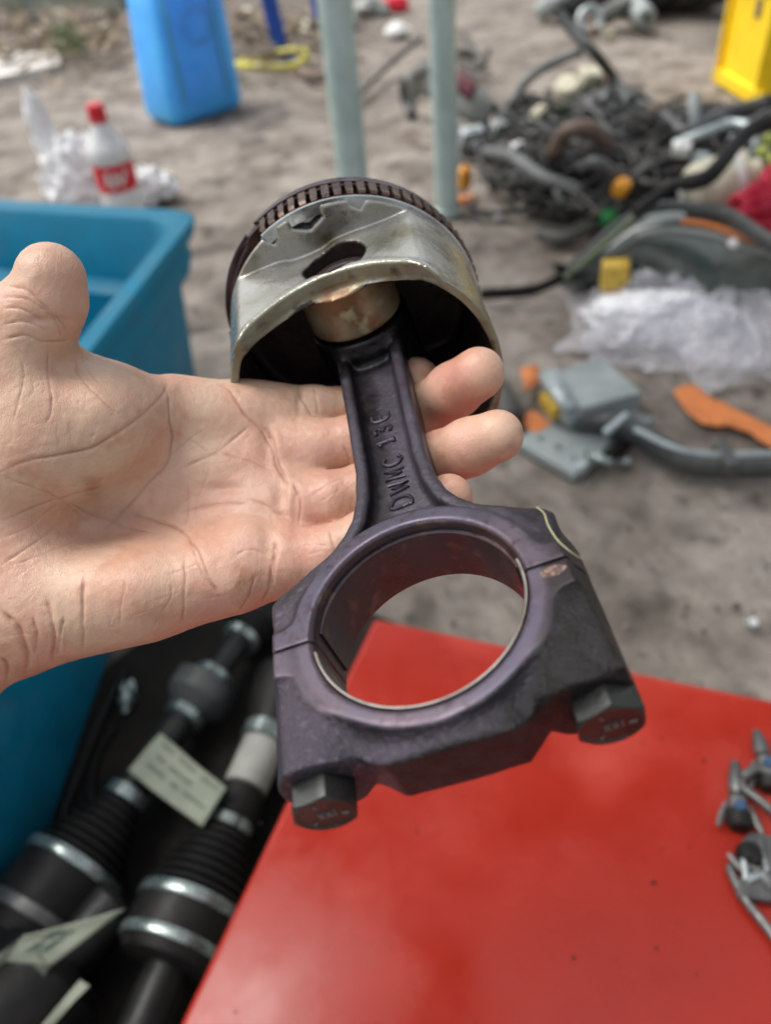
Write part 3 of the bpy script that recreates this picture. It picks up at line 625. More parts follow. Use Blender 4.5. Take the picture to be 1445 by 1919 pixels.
M['bore'] = mat('varnished_shell', (0.085, 0.050, 0.048), 0.34, 0.6, col2=(0.060, 0.050, 0.060), sc=45, lo=.4, hi=.6, bump=0.15, bsc=700, bd=0.0004, col3=(0.13, 0.085, 0.07), sc3=160)
M['shell_edge'] = mat('bright_shell', (0.25, 0.235, 0.22), 0.36, 0.8, col2=(0.15, 0.13, 0.12), sc=90, bump=0.1, bsc=900, bd=0.0003)
M['webdark'] = mat('oil_darkened_steel', (0.022, 0.019, 0.024), 0.34, 0.5, col2=(0.034, 0.029, 0.038), sc=60, bump=.15, bsc=600, bd=.0005)
M['grimy'] = mat('grimy_oiled_steel', (0.016, 0.015, 0.0125), 0.42, 0.3, col2=(0.027, 0.025, 0.025), sc=60, bump=0.6, bsc=800, bd=0.0008, col3=(0.035, 0.032, 0.032), sc3=420, spec=.4, rvar=.12)
M['oily'] = mat('black_oil', (0.016, 0.013, 0.016), 0.28, 0.3, bump=0.5, bsc=420, bd=0.001, spec=.6, rvar=.2)
M['bolt'] = mat('bolt_steel', (0.060, 0.062, 0.059), 0.29, 0.75, col2=(0.030, 0.030, 0.027), sc=60, bump=0.2, bsc=900, bd=0.0004)
M['bolt_light'] = mat('bolt_mark', (0.16, 0.16, 0.155), 0.4, 0.6)
M['rust_patch'] = mat('rubbed_steel', (0.23, 0.145, 0.105), 0.5, 0.4, col2=(0.07, 0.045, 0.042), sc=700, lo=.44, hi=.54, bump=.5, bsc=1200, bd=.0004)
M['fibre'] = mat('yellow_fibre', (0.55, 0.52, 0.30), 0.6)
M['alu'] = mat('aluminium_skirt', (0.43, 0.42, 0.39), 0.30, 0.85, col2=(0.27, 0.265, 0.21), sc=32, lo=.38, hi=.62, bump=0.35, bsc=330, bd=0.0005, col3=(0.20, 0.18, 0.12), sc3=60)
M['rimcast'] = mat('cast_rim', (0.26, 0.265, 0.20), 0.42, 0.55, col2=(0.19, 0.18, 0.12), sc=70, bump=0.5, bsc=500, bd=0.0006, col3=(0.10, 0.075, 0.05), sc3=130)
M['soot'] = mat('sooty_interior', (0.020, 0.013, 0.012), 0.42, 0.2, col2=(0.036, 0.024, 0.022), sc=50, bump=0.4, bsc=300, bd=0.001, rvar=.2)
M['varnish'] = mat('brown_varnish', (0.24, 0.11, 0.07), 0.34, 0.3, col2=(0.07, 0.035, 0.026), sc=90, bump=.6, bsc=300, bd=.001)
M['boss'] = mat('varnished_boss', (0.235, 0.195, 0.125), 0.40, 0.35, col2=(0.16, 0.085, 0.04), sc=75, lo=.42, hi=.6, bump=.3, bsc=500, bd=.0005, col3=(0.42, 0.40, 0.24), sc3=90)
M['lands'] = mat('dark_ring_land', (0.060, 0.042, 0.046), 0.30, 0.6, col2=(0.10, 0.075, 0.085), sc=60, bump=.2, bsc=500, bd=.0004)
M['ring_violet'] = mat('dark_ring', (0.10, 0.080, 0.105), 0.22, 0.8, col2=(0.055, 0.035, 0.03), sc=40)
M['brownring'] = mat('brown_varnished_ring', (0.105, 0.062, 0.043), 0.36, 0.55, col2=(0.038, 0.021, 0.018), sc=160, bump=.4, bsc=700, bd=.0005)
M['rail'] = mat('bright_rail', (0.55, 0.58, 0.60), 0.22, 0.9, col2=(0.34, 0.36, 0.36), sc=60)
M['pin'] = mat('gudgeon_steel', (0.20, 0.16, 0.14), 0.25, 0.8)
M['ground'] = mat('packed_ground', (0.272, 0.238, 0.205), 0.88, col2=(0.125, 0.104, 0.085), sc=5.5, lo=.36, hi=.62, bump=.6, bsc=110, bd=.004, col3=(0.080, 0.066, 0.054), sc3=13, var=.42, vsc=30, det=8)
M['dirt'] = mat('leaf_dirt', (0.19, 0.16, 0.135), 0.95, col2=(0.11, 0.09, 0.07), sc=9, bump=1, bsc=50, bd=.015)
M['sunlit_slab'] = mat('sunlit_concrete', (0.85, 0.84, 0.81), 0.8, col2=(0.5, 0.48, 0.45), sc=8, bump=.3, bsc=60, bd=.002)  # near-white base colour carries direct sunlight on concrete
M['wall'] = mat('mossy_render', (0.42, 0.43, 0.40), 0.9, col2=(0.22, 0.25, 0.18), sc=4, bump=.5, bsc=30, bd=.01)
M['leaf'] = mat('dry_leaf', (0.30, 0.235, 0.16), 0.8, col2=(0.13, 0.095, 0.06), sc=5, lo=.45, hi=.55, var=.3)
M['green'] = mat('weed_green', (0.09, 0.15, 0.045), 0.6, col2=(0.05, 0.09, 0.03), sc=10)
M['can'] = mat('blue_polythene', (0.08, 0.42, 0.96), 0.34, col2=(0.085, 0.45, 0.97), sc=4, spec=.5, sss=1.0, ssc=.12, bump=.1, bsc=30, bd=.002)
M['bin'] = mat('teal_blue_plastic', (0.005, 0.19, 0.31), 0.5, spec=.25, col2=(0.006, 0.205, 0.335), sc=6, bump=.12, bsc=60, bd=.001, col3=(0.03, 0.20, 0.31), sc3=14)
M['bluepaint'] = mat('blue_paint', (0.01, 0.09, 0.50), 0.4, col2=(0.02, 0.06, 0.30), sc=30)
M['pole'] = mat('greygreen_paint', (0.52, 0.63, 0.60), 0.36, .2, col2=(0.42, 0.53, 0.50), sc=20, bump=.1, bsc=90, bd=.001)
M['red'] = mat('red_gloss', (0.330, 0.021, 0.011), 0.25, col2=(0.290, 0.018, 0.009), sc=7, bump=.10, bsc=22, bd=.002, spec=.42, rvar=.13, var=.07, vsc=11, col3=(0.43, 0.055, 0.038), sc3=4)
M['white'] = mat('white_plastic', (0.74, 0.74, 0.72), 0.4, col2=(0.6, 0.6, 0.57), sc=30)
M['cream'] = mat('cream_plastic', (0.58, 0.55, 0.42), 0.5, col2=(0.4, 0.37, 0.27), sc=30)
M['redp'] = mat('red_plastic', (0.62, 0.012, 0.03), 0.35)
M['bagred'] = mat('red_film', (0.65, 0.02, 0.06), 0.25, bump=1, bsc=60, bd=.01)
M['clearbottle'] = mat('frosted_bottle', (0.88, 0.88, 0.88), 0.25, trans=.25, var=.03, bump=.2, bsc=30, bd=.003)
M['film'] = mat('white_film', (0.90, 0.90, 0.91), 0.3, bump=1, bsc=45, bd=.01)
M['clear'] = mat('clear_film', (0.80, 0.79, 0.84), 0.10, alpha=.30, spec=1.0, bump=.35, bsc=60, bd=.005, rvar=.05, var=.25, vsc=40, coat=.6)
M['yellow'] = mat('yellow_crate', (0.90, 0.60, 0.012), 0.4, col2=(0.92, 0.66, 0.02), sc=6)
M['yellowc'] = mat('yellow_connector', (0.62, 0.42, 0.06), 0.5, col2=(0.45, 0.28, 0.04), sc=60)
M['hose_y'] = mat('yellow_hose', (0.66, 0.60, 0.10), 0.45)
M['orange'] = mat('orange_tape', (0.62, 0.20, 0.055), 0.6, col2=(0.52, 0.16, 0.045), sc=20, bump=.3, bsc=60, bd=.003)
M['amber'] = mat('amber_lens', (0.80, 0.34, 0.03), 0.3)
M['grey'] = mat('grey_plastic', (0.30, 0.335, 0.33), 0.5, col2=(0.22, 0.25, 0.245), sc=18, bump=.2, bsc=80, bd=.001)
M['greylight'] = mat('cast_alloy', (0.42, 0.47, 0.47), 0.42, .5, col2=(0.28, 0.32, 0.32), sc=25, bump=.3, bsc=90, bd=.001)
M['dark'] = mat('dark_plastic', (0.045, 0.050, 0.052), 0.42, col2=(0.07, 0.072, 0.068), sc=16, bump=.2, bsc=80, bd=.001)
M['black'] = mat('black_rubber', (0.010, 0.010, 0.0095), 0.5, spec=.22, col2=(0.017, 0.016, 0.014), sc=16, bump=.15, bsc=90, bd=.001)
M['cable'] = mat('dusty_cable', (0.036, 0.035, 0.033), 0.5, col2=(0.075, 0.07, 0.062), sc=14, bump=.5, bsc=240, bd=.002)
M['hose'] = mat('dusty_hose', (0.082, 0.08, 0.072), 0.55, col2=(0.05, 0.048, 0.044), sc=12)
M['hosebrown'] = mat('brown_hose', (0.17, 0.115, 0.085), 0.6, col2=(0.10, 0.07, 0.055), sc=20)
M['lens'] = mat('grey_lens', (0.055, 0.068, 0.062), 0.14, col2=(0.13, 0.15, 0.125), sc=7, lo=.45, hi=.7, spec=.8, coat=.6)
M['maroon'] = mat('maroon_panel', (0.13, 0.035, 0.05), 0.4)
M['fender'] = mat('grey_panel', (0.26, 0.27, 0.25), 0.45, col2=(0.19, 0.2, 0.185), sc=10)
M['steel'] = mat('zinc_band', (0.36, 0.42, 0.40), 0.28, .8, col2=(0.20, 0.24, 0.23), sc=30)
M['shaft'] = mat('shaft_steel', (0.022, 0.023, 0.022), 0.45, .4)
M['paper'] = mat('tag_paper', (0.27, 0.295, 0.225), 0.75, col2=(0.21, 0.235, 0.18), sc=30)
M['ink'] = mat('ink', (0.09, 0.12, 0.10), 0.6)
M['backwall'] = mat('workshop_render', (0.30, 0.28, 0.26), 0.9, col2=(0.22, 0.21, 0.19), sc=3, bump=.4, bsc=30, bd=.01)
M['shade_sheet'] = mat('added_canopy_sheet', (0.20, 0.23, 0.24), 0.8)
M['mat'] = mat('oily_shaded_ground', (0.020, 0.017, 0.013), 0.8, spec=.25, col2=(0.010, 0.009, 0.007), sc=14, bump=.6, bsc=40, bd=.004)  # very dark base colour also carries the shade on this ground

build_hand(); build_rod(); build_piston()

# ================================================================== SETTING
def plane_obj(name, poly, m, z, th=0, kind='structure'):
    mb = MB()
    if th: mb.prism(poly, z, z+th)
    else: mb.add([(x, y, z) for x, y in poly], [tuple(range(len(poly)))])
    return tag(mb.build(name, m), kind=kind)
# ground: one sheet, finely divided near the camera so it is not dead flat
xs = np.concatenate([[-40, -15, -6], np.linspace(-3.4, 3.4, 90), [6, 15, 40]]); ys = np.concatenate([[-40, -10, -2], np.linspace(-.5, 6.5, 100), [9, 18, 40]])
XX, YY = np.meshgrid(xs, ys, indexing='ij'); ZZ = 0.006*fbm(np.stack([XX*3, YY*3, XX*0], -1), 3)-0.006
e = np.clip((YY-3.35+0.30*XX)/0.5, 0, 1)*np.clip((-XX+0.35)/0.6, 0, 1)*np.clip((6.4-YY)/1, 0, 1); ZZ = ZZ+e*(0.04+0.035*fbm(np.stack([XX*5, YY*5, XX*0+3], -1), 3))
ZZ = np.where((np.abs(XX) > 5) | (YY > 8) | (YY < -1), -0.006, ZZ)
mb = MB(); mb.grid(np.stack([XX, YY, ZZ], -1)); g = mb.build('ground', [M['ground'], M['dirt']], smooth=180, org=(0, 0, 0)); tag(g, kind='structure')
cen = np.array([p.center[:] for p in g.data.polygons]); ee = np.clip((cen[:, 1]-3.35+0.30*cen[:, 0])/0.5, 0, 1)*np.clip((-cen[:, 0]+0.35)/0.6, 0, 1)
g.data.polygons.foreach_set('material_index', (ee > .25).astype(np.int32))
o = MB(); a = [G(-160, 175, .03), G(112, 118, .03), G(108, 98, .03), G(-160, 92, .03)]; o.hexa([p-np.array([0, 0, .05]) for p in a]+a); tag(o.build('sunlit_pavement', M['sunlit_slab'], bevel=.005), kind='structure')  # concrete outlined as a sun patch, the sunlight painted into its colour
o = MB(); a = [G(10, 83, .03), G(72, 62, .03), G(98, 47, .03), G(80, 45, .03), G(40, 56, .03)]; o.prism([(p[0], p[1]) for p in a][::1], 0, .03); tag(o.build('sun_patch', M['sunlit_slab']), 'small near-white piece standing for a sun patch by the foot of the thin dark stake', 'sun patch')  # smaller sun patch, built as a near-white piece
# low wall and bank at the back left
w0, w1 = G(-260, 34), G(232, 28); d = nrm(w1-w0); nrmw = np.array([-d[1], d[0], 0]); nb = 9
wt = thing('low_wall', 'low mossy grey block wall along the far left edge of the yard', 'wall', (w0+w1)/2)
L_ = np.linalg.norm(w1-w0); 
for r_ in range(3):
    for i in range(nb):
        c = w0+d*(L_*(i+.5+(.5 if r_ % 2 else 0))/nb)+nrmw*.08+np.array([0, 0, .1+.2*r_]); mbb = MB(); mbb.box(c+np.array([0, 0, .002*random.random()]), (L_/nb-.012, .16, .188), np.stack([d, nrmw, [0, 0, 1]], 1)); mbb.build('block', M['wall'], wt, bevel=.006)
# dry leaves, twigs and pebbles
mb = MB(); rg = np.random.default_rng(11)
for _ in range(1500):
    px, py = rg.uniform(-40, 640), rg.uniform(30, 185); 
    if px > 230 and px < 440 and py < 200: continue
    p = G(px, py, .03); yy = p[1]
    if (yy-3.35+.3*p[0]) < 0.05 and rg.random() > .04: continue
    s = rg.uniform(.012, .045); R = frame(nrm([rg.normal()*.5, rg.normal()*.5, 1]), rg.normal(size=3)); z = .05+rg.uniform(0, .04)
    q = np.array([(-s, 0, 0), (0, -s*.4, s*.2), (s, 0, 0), (0, s*.4, s*.15)]) @ R.T+np.array([p[0], p[1], z]); mb.add(q, [(0, 1, 2, 3)], 0 if rg.random() > .12 else 1)
for _ in range(120):
    p = G(rg.uniform(-40, 640), rg.uniform(40, 150), .05); a = rg.uniform(0, 6.28); l = rg.uniform(.05, .2)
    mb.tube([p+np.array([0, 0, .01]), p+np.array([math.cos(a)*l, math.sin(a)*l, rg.uniform(0, .03)])], rg.uniform(.002, .006), 5, 0)
for _ in range(90):
    p = G(rg.uniform(110, 160), rg.uniform(75, 110), .05); a = rg.uniform(0, 6.28); mb.tube([p, p+np.array([math.cos(a)*.03, math.sin(a)*.03, rg.uniform(.04, .1)])], [.004, .001], 4, 2)
tag(mb.build('dry_leaves', [M['leaf'], M['cream'], M['green']], smooth=180), kind='stuff')
mb = MB()
for _ in range(600):
    py = 200+1150*rg.random()**1.5; p = G(rg.uniform(350, 1445), py); s = rg.uniform(.0012, .004)
    if rg.random() < .05: s *= 2.2
    R = frame(rg.normal(size=3)); mb.box(p+np.array([0, 0, s*.3]), (s*2, s*1.5, s), R, taper=.6)
tag(mb.build('gravel', M['ground']), kind='stuff')

# added overhead sheet, out of view, sized to shade the near ground
t = thing('added_canopy', 'grey overhead sheet added out of view to shade the work area', 'added_canopy', (0.4, 1.1, 2.34))
mb = MB(); P = np.array([[(x, y, 2.37+.03*math.sin(3*x)*math.sin(4*y)) for y in np.linspace(CANY0, CANY1, 9)] for x in np.linspace(-1.9, 2.7, 14)]); mb.grid(P); mb.build('sheet', M['shade_sheet'], t, smooth=180, solid=.003)
mb = MB(); mb.tube([(-1.9, 1.80, 2.335), (2.7, 1.80, 2.335)], .015, 10); mb.build('rail', M['pole'], t)  # rail belongs to the added overhead sheet
# ================================================================== BACKGROUND OBJECTS
def pole(base, r, lab):
    t = thing('pale_steel_pole', lab, 'pole', (*base[:2], 0), 'pale steel poles behind the piston')
    MB().tube([base+np.array([0, 0, z]) for z in (.0, .6, 1.2, 1.8, 2.34)], r, 28).build('tube', M['pole'], t)
    mb = MB(); mb.tube([base+np.array([0, 0, -.004]), base+np.array([0, 0, .012])], r*1.12, 28); mb.build('foot', M['pole'], t, bevel=.002)
    mb = MB(); a = nrm(np.array([*(-base[:2]), 0])); s = np.array([-a[1], a[0], 0]); 
    mb.tube([base+a*r*.93+s*r*.35+np.array([0, 0, .02]), base+a*r*.93+s*r*.35+np.array([0, 0, 2.33])], r*.12, 6); mb.build('weld_seam', M['pole'], t)
pole(G(672, 440), .0335, 'thicker pale grey-green steel pole rising straight behind the piston crown')
pole(G(838, 398), .0275, 'thinner pale steel pole whose foot shows just right of the piston')

# blue jerrycan
def jerrycan():
    f0, f1 = G(326, 243), G(455, 203); d = nrm(f1-f0); nn = np.array([-d[1], d[0], 0]); wd = .285; dp = .20
    t = thing('jerrycan', 'large blue plastic jerrycan standing on the ground at the back left', 'jerrycan', f0)
    H = .46; R = np.stack([d, nn, [0, 0, 1]], 1); mb = MB(); rows = []
    for z, ins in ((0, .02), (.012, .006), (.03, 0), (.18, .0), (.30, .002), (.39, .006), (.43, .03), (.455, .07), (.46, .09)):
        pts = []; rr = .035
        for cx, cy, a0 in ((wd-rr-ins, dp-rr-ins, 0), (rr+ins, dp-rr-ins, 90), (rr+ins, rr+ins, 180), (wd-rr-ins, rr+ins, 270)):
            for a in np.radians(a0+np.linspace(0, 90, 7)): pts.append((cx+rr*math.cos(a), cy+rr*math.sin(a), z))
        pts.append(pts[0]); rows.append(pts)
    P = np.array(rows); P[..., 0] += .045*(P[..., 2]/.46)*(1-P[..., 0]/wd)**1.0; P = P @ R.T+f0; mb.grid(P); mb.add(P[0, :-1], [tuple(range(27, -1, -1))]); mb.add(P[-1, :-1], [tuple(range(28))])
    mb.build('can_body', M['can'], t, smooth=60)
    mb = MB(); hp = curve([(wd*.30, dp*.5, .45), (wd*.30, dp*.5, .49), (wd*.5, dp*.5, .505), (wd*.72, dp*.5, .49), (wd*.74, dp*.5, .45)], 20) @ R.T+f0; mb.tube(hp, .014, 10, sq=1.3); mb.build('handle', M['can'], t)
    mb = MB(); mb.lathe([(.0, .45), (.03, .45), (.03, .492), (.026, .497), (0.001, .497)], f0+R @ np.array([.05, dp*.5, 0]), (0, 0, 1), 24); mb.build('cap', M['white'], t)
    mb = MB()
    for x in (.06, wd-.06): mb.tube([f0+R @ np.array([x, -.0005, z]) for z in (.06, .2, .36)], .006, 8)
    mb.build('moulded_rib', M['can'], t)
    mb = MB(); c = f0+R @ np.array([wd*.56, .001, .26]); mb.lathe([(.050, -.001), (.052, .0018), (.047, .0018), (.046, -.001)], c, -nn, 40, cap=False); mb.build('moulded_ring', M['can'], t)
jerrycan()
# blue uprights, stake, yellow hose
def bar(name, a, b, w_, dpt, m, lab, cat, group=None):
    a = np.asarray(a); b = np.asarray(b); f = frame(b-a, (1, .1, 0)); L2 = np.linalg.norm(b-a); mb = MB(); mb.box((a+b)/2, (w_, dpt, L2), f); t = thing(name, lab, cat, a, group); mb.build('post', m, t, bevel=.004)
    q = MB(); q.box(a+np.array([0, 0, .006]), (w_*1.5, dpt*2, .012)); q.build('foot_plate', m, t, bevel=.002); return t
b0 = G(533, 119); bar('frame_leg', b0, G(500, -120, .30)*np.array([1, 0, 0])+np.array([0, b0[1]+.02, .62]), .060, .04, M['bluepaint'], 'wide bright blue steel leg standing between the jerrycan and the left pole', 'leg', 'blue frame legs')
b0 = G(600, 64); bar('frame_leg', b0, b0+np.array([-.03, .1, .6]), .035, .035, M['bluepaint'], 'narrow blue steel leg farther back, just left of the thicker pole', 'leg', 'blue frame legs')
b0 = G(80, 58); s = MB().tube([b0, b0+np.array([-.10, .02, .45])], .016, 10).build('stake', M['grey']); tag(s, 'thin dark stake leaning by the painted sun patch at the far left', 'stake')
mb = MB(); c = G(505, 128, .02); mb.tube([c+np.array([(.14+.012*math.sin(3*a))*math.cos(a), (.10+.01*math.cos(2*a))*math.sin(a), .014+.006*a/6.3+.01*math.sin(2*a)]) for a in np.linspace(0, 15.5, 110)], .011, 8); s = mb.build('hose_coil', M['hose_y'], smooth=180); tag(s, 'small coil of pale yellow hose on the dirt at the foot of the blue leg', 'hose')
mb = MB(); mb.tube(gc([(560, 128, .02), (575, 140, .03), (600, 146, .03), (612, 138, .03), (606, 122, .04)], 20), .016, 8); tag(mb.build('bent_pipe', M['hosebrown'], smooth=180), 'short bent brown pipe lying left of the thicker pole', 'pipe')
mb = MB(); mb.tube(gc([(660, 190, .02), (720, 130, .04), (790, 70, .06)], 12), .010, 7); tag(mb.build('branch', M['hose'], smooth=180), 'thin dry stick lying slanted between the two pale poles', 'stick')
for i, (px, py, s_, m, lab) in enumerate([(640, 45, .07, 'grey', 'grey rubble lump behind the left pole'), (690, 22, .09, 'fender', 'larger grey rubble lump between the two poles near the top'), (745, 58, .05, 'white', 'pale stone between the two poles'), (455, 28, .05, 'hosebrown', 'brown clod beside the jerrycan shoulder'), (740, 8, .06, 'redp', 'crushed red and white can between the poles at the very top')]):
    mb = MB(); blob(mb, G(px, py, .03)+np.array([0, 0, .0]), (s_, s_*.8, s_*.6), amp=.3, seed=i+3, nu=20, nv=12, zmin=0); tag(mb.build('stone' if m != 'redp' else 'crushed_can', M[m], smooth=30), lab, 'stone' if m != 'redp' else 'can')

# plastic bottle and bag
def bottle():
    b = G(247, 432); t = thing('soda_bottle', 'clear plastic soda bottle with red cap and red label behind the blue bin', 'bottle', b)
    r = .0475; mb = MB(); pr = [(0.030, 0), (.042, .004), (r, .02), (r*.97, .05), (r, .08), (r*.95, .10), (r*.95, .165), (r, .17), (r, .19), (r*.86, .20), (r*.62, .222), (r*.45, .238), (.0175, .248), (.0165, .256)]
    mb.lathe(pr, b, (0, 0, 1), 40, cap=True); mb.build('bottle_shell', M['clearbottle'], t, smooth=60)
    mb = MB(); mb.lathe([(.0190, .250), (.0195, .253), (.0195, .276), (.0175, .280), (.0005, .2805)], b, (0, 0, 1), 40); mb.lathe([(.0205, .244), (.0205, .248), (.017, .2485)], b, (0, 0, 1), 30, cap=False); mb.build('cap', M['redp'], t)
    mb = MB(); mb.lathe([(r*.965, .104), (r*.965, .162)], b, (0, 0, 1), 48, cap=False); lb = mb.build('label', M['redp'], t)
    mb = MB(); a0 = math.atan2(-b[1], -b[0])
    for (a, z), (a2, z2) in (((-.5, .145), (-.2, .115)), ((-.2, .115), (0, .148)), ((0, .148), (.2, .118)), ((.2, .118), (.55, .150)), ((-.55, .120), (-.35, .152))):
        mb.tube([b+np.array([r*.972*math.cos(a0+q), r*.972*math.sin(a0+q), zz]) for q, zz in zip(np.linspace(a, a2, 5), np.linspace(z, z2, 5))], .0035, 6)
    mb.build('label_lettering', M['white'], lb)
bottle()
def crumple(name, c, r, m, lab, cat, seed, amp=.35, fr=2.6, R=None, nu=90, nv=50, smooth=180, ridged=True):
    mb = MB(); blob(mb, c, r, R=R, amp=amp, fr=fr, seed=seed, nu=nu, nv=nv, ridged=ridged, zmin=.001); o = mb.build(name, m, smooth=smooth); tag(o, lab, cat); return o
b_ = G(165, 400)
mb = MB(); blob(mb, b_+np.array([.0, .04, .06]), (.085, .06, .10), amp=.3, fr=3, seed=5, nu=70, nv=40, ridged=True, zmin=.001); blob(mb, b_+np.array([-.065, .06, .17]), (.025, .02, .09), amp=.35, fr=3, seed=8, nu=40, nv=30, ridged=True); blob(mb, b_+np.array([.10, .05, .03]), (.10, .05, .045), amp=.4, fr=3, seed=6, nu=70, nv=40, ridged=True, zmin=.001)
tag(mb.build('plastic_bag', M['film'], smooth=180), 'crumpled white plastic bag slumped behind the red-capped bottle', 'bag')

# blue bin
def bin_():
    h = .30; rimR = np.array([[-.226, 1.118], [-.411, .20], [-1.02, .34], [-.80, 1.36]]); bot = np.array([[-.285, 1.13], [-.362, .22], [-.90, .38], [-.74, 1.30]])
    t = thing('storage_bin', 'big open teal blue plastic bin at the left, behind and below the hand', 'bin', (*bot.mean(0), 0))
    def rrect(c4, rad, inset, z):
        c4 = np.asarray(c4, float); ctr = c4.mean(0); out = []
        for i in range(4):
            p = c4[i]+(ctr-c4[i])/np.linalg.norm(ctr-c4[i])*inset*1.35; q = c4[(i+1) % 4]; pr = c4[i-1]; a = nrm(pr-p); b = nrm(q-p)
            s, e_ = p+a*rad, p+b*rad
            for k in np.linspace(0, 1, 8): out.append(((1-k)**2*s+2*k*(1-k)*p+k*k*e_).tolist()+[z])
        out.append(out[0]); return np.array(out)
    def lerp(f): return bot+(rimR-bot)*f
    rows = [rrect(bot, .04, .012, .001), rrect(bot, .04, 0, .012), rrect(lerp(.76), .04, .016, h-.075), rrect(lerp(.77), .04, .002, h-.074), rrect(lerp(.84), .04, -.002, h-.05),
            rrect(lerp(.85), .04, .002, h-.026), rrect(lerp(.86), .045, -.010, h-.024), rrect(rimR, .045, -.010, h-.004), rrect(rimR, .045, -.006, h), rrect(rimR, .04, .024, h), rrect(rimR, .04, .028, h-.004),
            rrect(lerp(.7), .04, .036, h-.09), rrect(lerp(.69), .04, .060, h-.10), rrect(bot, .04, .05, .012)]
    mb = MB(); P = np.array(rows); mb.grid(P); mb.add(P[-1, :-1], [tuple(range(32))]); mb.add(P[0, :-1], [tuple(range(31, -1, -1))]); mb.build('bin_shell', M['bin'], t, smooth=40)
    # stiffening ribs under the rim on the right side
    for f in (.32, .64):
        mb = MB()
        p = lerp(.74)[0]+(lerp(.74)[1]-lerp(.74)[0])*f; q = bot[0]+(bot[1]-bot[0])*f; n_ = np.array([.97, -.2, 0])
        mb.tube([np.array([*p, h-.075])-n_*.012, np.array([*(p+(q-p)*.35), h-.13])], [.009, .003], 8)
        mb.build('stiffening_rib', M['bin'], t)
bin_()

# red table
def table():
    h = .18; A = G(700, 1155, h); B = G(1445, 1308, h); d = nrm(B-A); C = A+d*.62; Lf = G(330, 1925, h); e_ = nrm(Lf-A); D_ = A+e_*.52; E_ = C+e_*.52
    t = thing('red_table', 'glossy red metal tray table in the lower right, under the rod', 'table', (*((A+E_)/2)[:2], 0))
    mb = MB(); mb.prism([(p[0], p[1]) for p in (A, C, E_, D_)][::-1], h-.022, h); mb.build('table_top', M['red'], t, bevel=.006, bseg=4)
    for p in (A, C, E_, D_):
        c = (A+E_)/2; q = p+(c-p)*.12; mb = MB(); mb.tube([(q[0], q[1], 0), (q[0], q[1], h-.022)], .014, 12); mb.build('leg', M['black'], t)
    return h
TH = table()
# small injector parts on the table
def on_table(pts, r, n=14, lift=0): return curve([G(px, py, TH+z+lift) for px, py, z in pts], n)
def injector(p0, p1, p2, lab, blue):
    a, b, c = G(*p0, TH+.008), G(*p1, TH+.008), G(*p2, TH+.008); ax = nrm(b-a); L2 = np.linalg.norm(b-a); r = .0048
    t = thing('injector', lab, 'injector', np.array([*((a+c)/2)[:2], TH]), 'small metal injectors on the red table')
    mb = MB(); mb.lathe([(.001, 0), (r*.55, .0), (r*.72, L2*.06), (r*.8, L2*.2), (r*1.12, L2*.3), (r*1.12, L2*.62), (r*.9, L2*.66), (r*.9, L2*.74), (r*1.3, L2*.76), (r*1.3, L2)], a, ax, 24); mb.build('injector_body', M['shaft_l'], t)
    mb = MB(); mb.lathe([(r*1.05, L2*.68), (r*1.05, L2*.73)], a, ax, 20, cap=False); mb.build('seal', M['black'], t)
    L3 = np.linalg.norm(c-b); mb = MB(); mb.lathe([(r*1.2, 0), (r*1.7, .001), (r*1.7, L3*.75), (r*1.3, L3)], b, nrm(c-b), 20); mb.build('connector', M['black'], t)
    mb = MB(); mb.lathe([(.0005, 0), (r*.9, .0), (r*.6, .003), (.0005, .0035)], b+np.array([0, 0, r*1.4]), (0, 0, 1), 16); mb.build('plug', M[blue], t)
    s = np.cross(ax, [0, 0, 1]); 
    for k in (-1, 1):
        mb = MB(); mb.tube([b+s*k*r*1.5-ax*.004, b+s*k*r*2.3+nrm(c-b)*L3*.5, b+s*k*r*2.9+nrm(c-b)*L3*1.15], [.0022, .0028, .0014], 6); mb.build('clip', M['shaft_l'], t)
M['shaft_l'] = mat('oily_steel', (0.15, 0.15, 0.145), 0.42, .6, col2=(0.09, 0.09, 0.088), sc=60)
M['plugblue'] = mat('blue_plug', (0.03, 0.08, 0.16), 0.35)
injector((1378, 1428), (1384, 1520), (1388, 1552), 'small dark injector lying alone at the left of the parts on the red table', 'plugblue')
injector((1418, 1370), (1438, 1440), (1446, 1480), 'upper injector at the table edge with a bright clip', 'plugblue')
injector((1465, 1680), (1412, 1620), (1398, 1585), 'lower injector half hidden in a grey clip at the table edge', 'black')
mb = MB(); 
for pts, r in (([(1393, 1455, .012), (1420, 1440, .014), (1450, 1450, .014)], .0035), ([(1397, 1480, .01), (1425, 1500, .012), (1460, 1530, .012)], .0030), ([(1393, 1455, .01), (1390, 1470, .01), (1400, 1482, .01)], .003)):
    mb.tube(on_table(pts, r), r, 8)
tag(mb.build('spring_clip', M['shaft_l'], smooth=180), 'bright bent spring clip between the two upper injectors', 'clip')
mb = MB(); P2 = [G(*q, TH)[:2] for q in [(1383, 1590), (1400, 1570), (1460, 1580), (1470, 1640), (1450, 1700), (1382, 1690), (1376, 1676), (1388, 1640)]]
mb.prism(P2[::-1], TH+.001, TH+.009); t = thing('injector_bracket', 'grey cast bracket with a small window at the edge of the red table', 'bracket', G(1420, 1640, TH)); mb.build('bracket_plate', M['shaft_l'], t, bevel=.001)
mb = MB()
for a, b in (((1395, 1610), (1425, 1600)), ((1425, 1600), (1438, 1632)), ((1438, 1632), (1400, 1650)), ((1400, 1650), (1395, 1610))): mb.tube([G(*a, TH+.011), G(*b, TH+.011)], .0022, 6)
mb.build('raised_frame', M['greylight'], t)
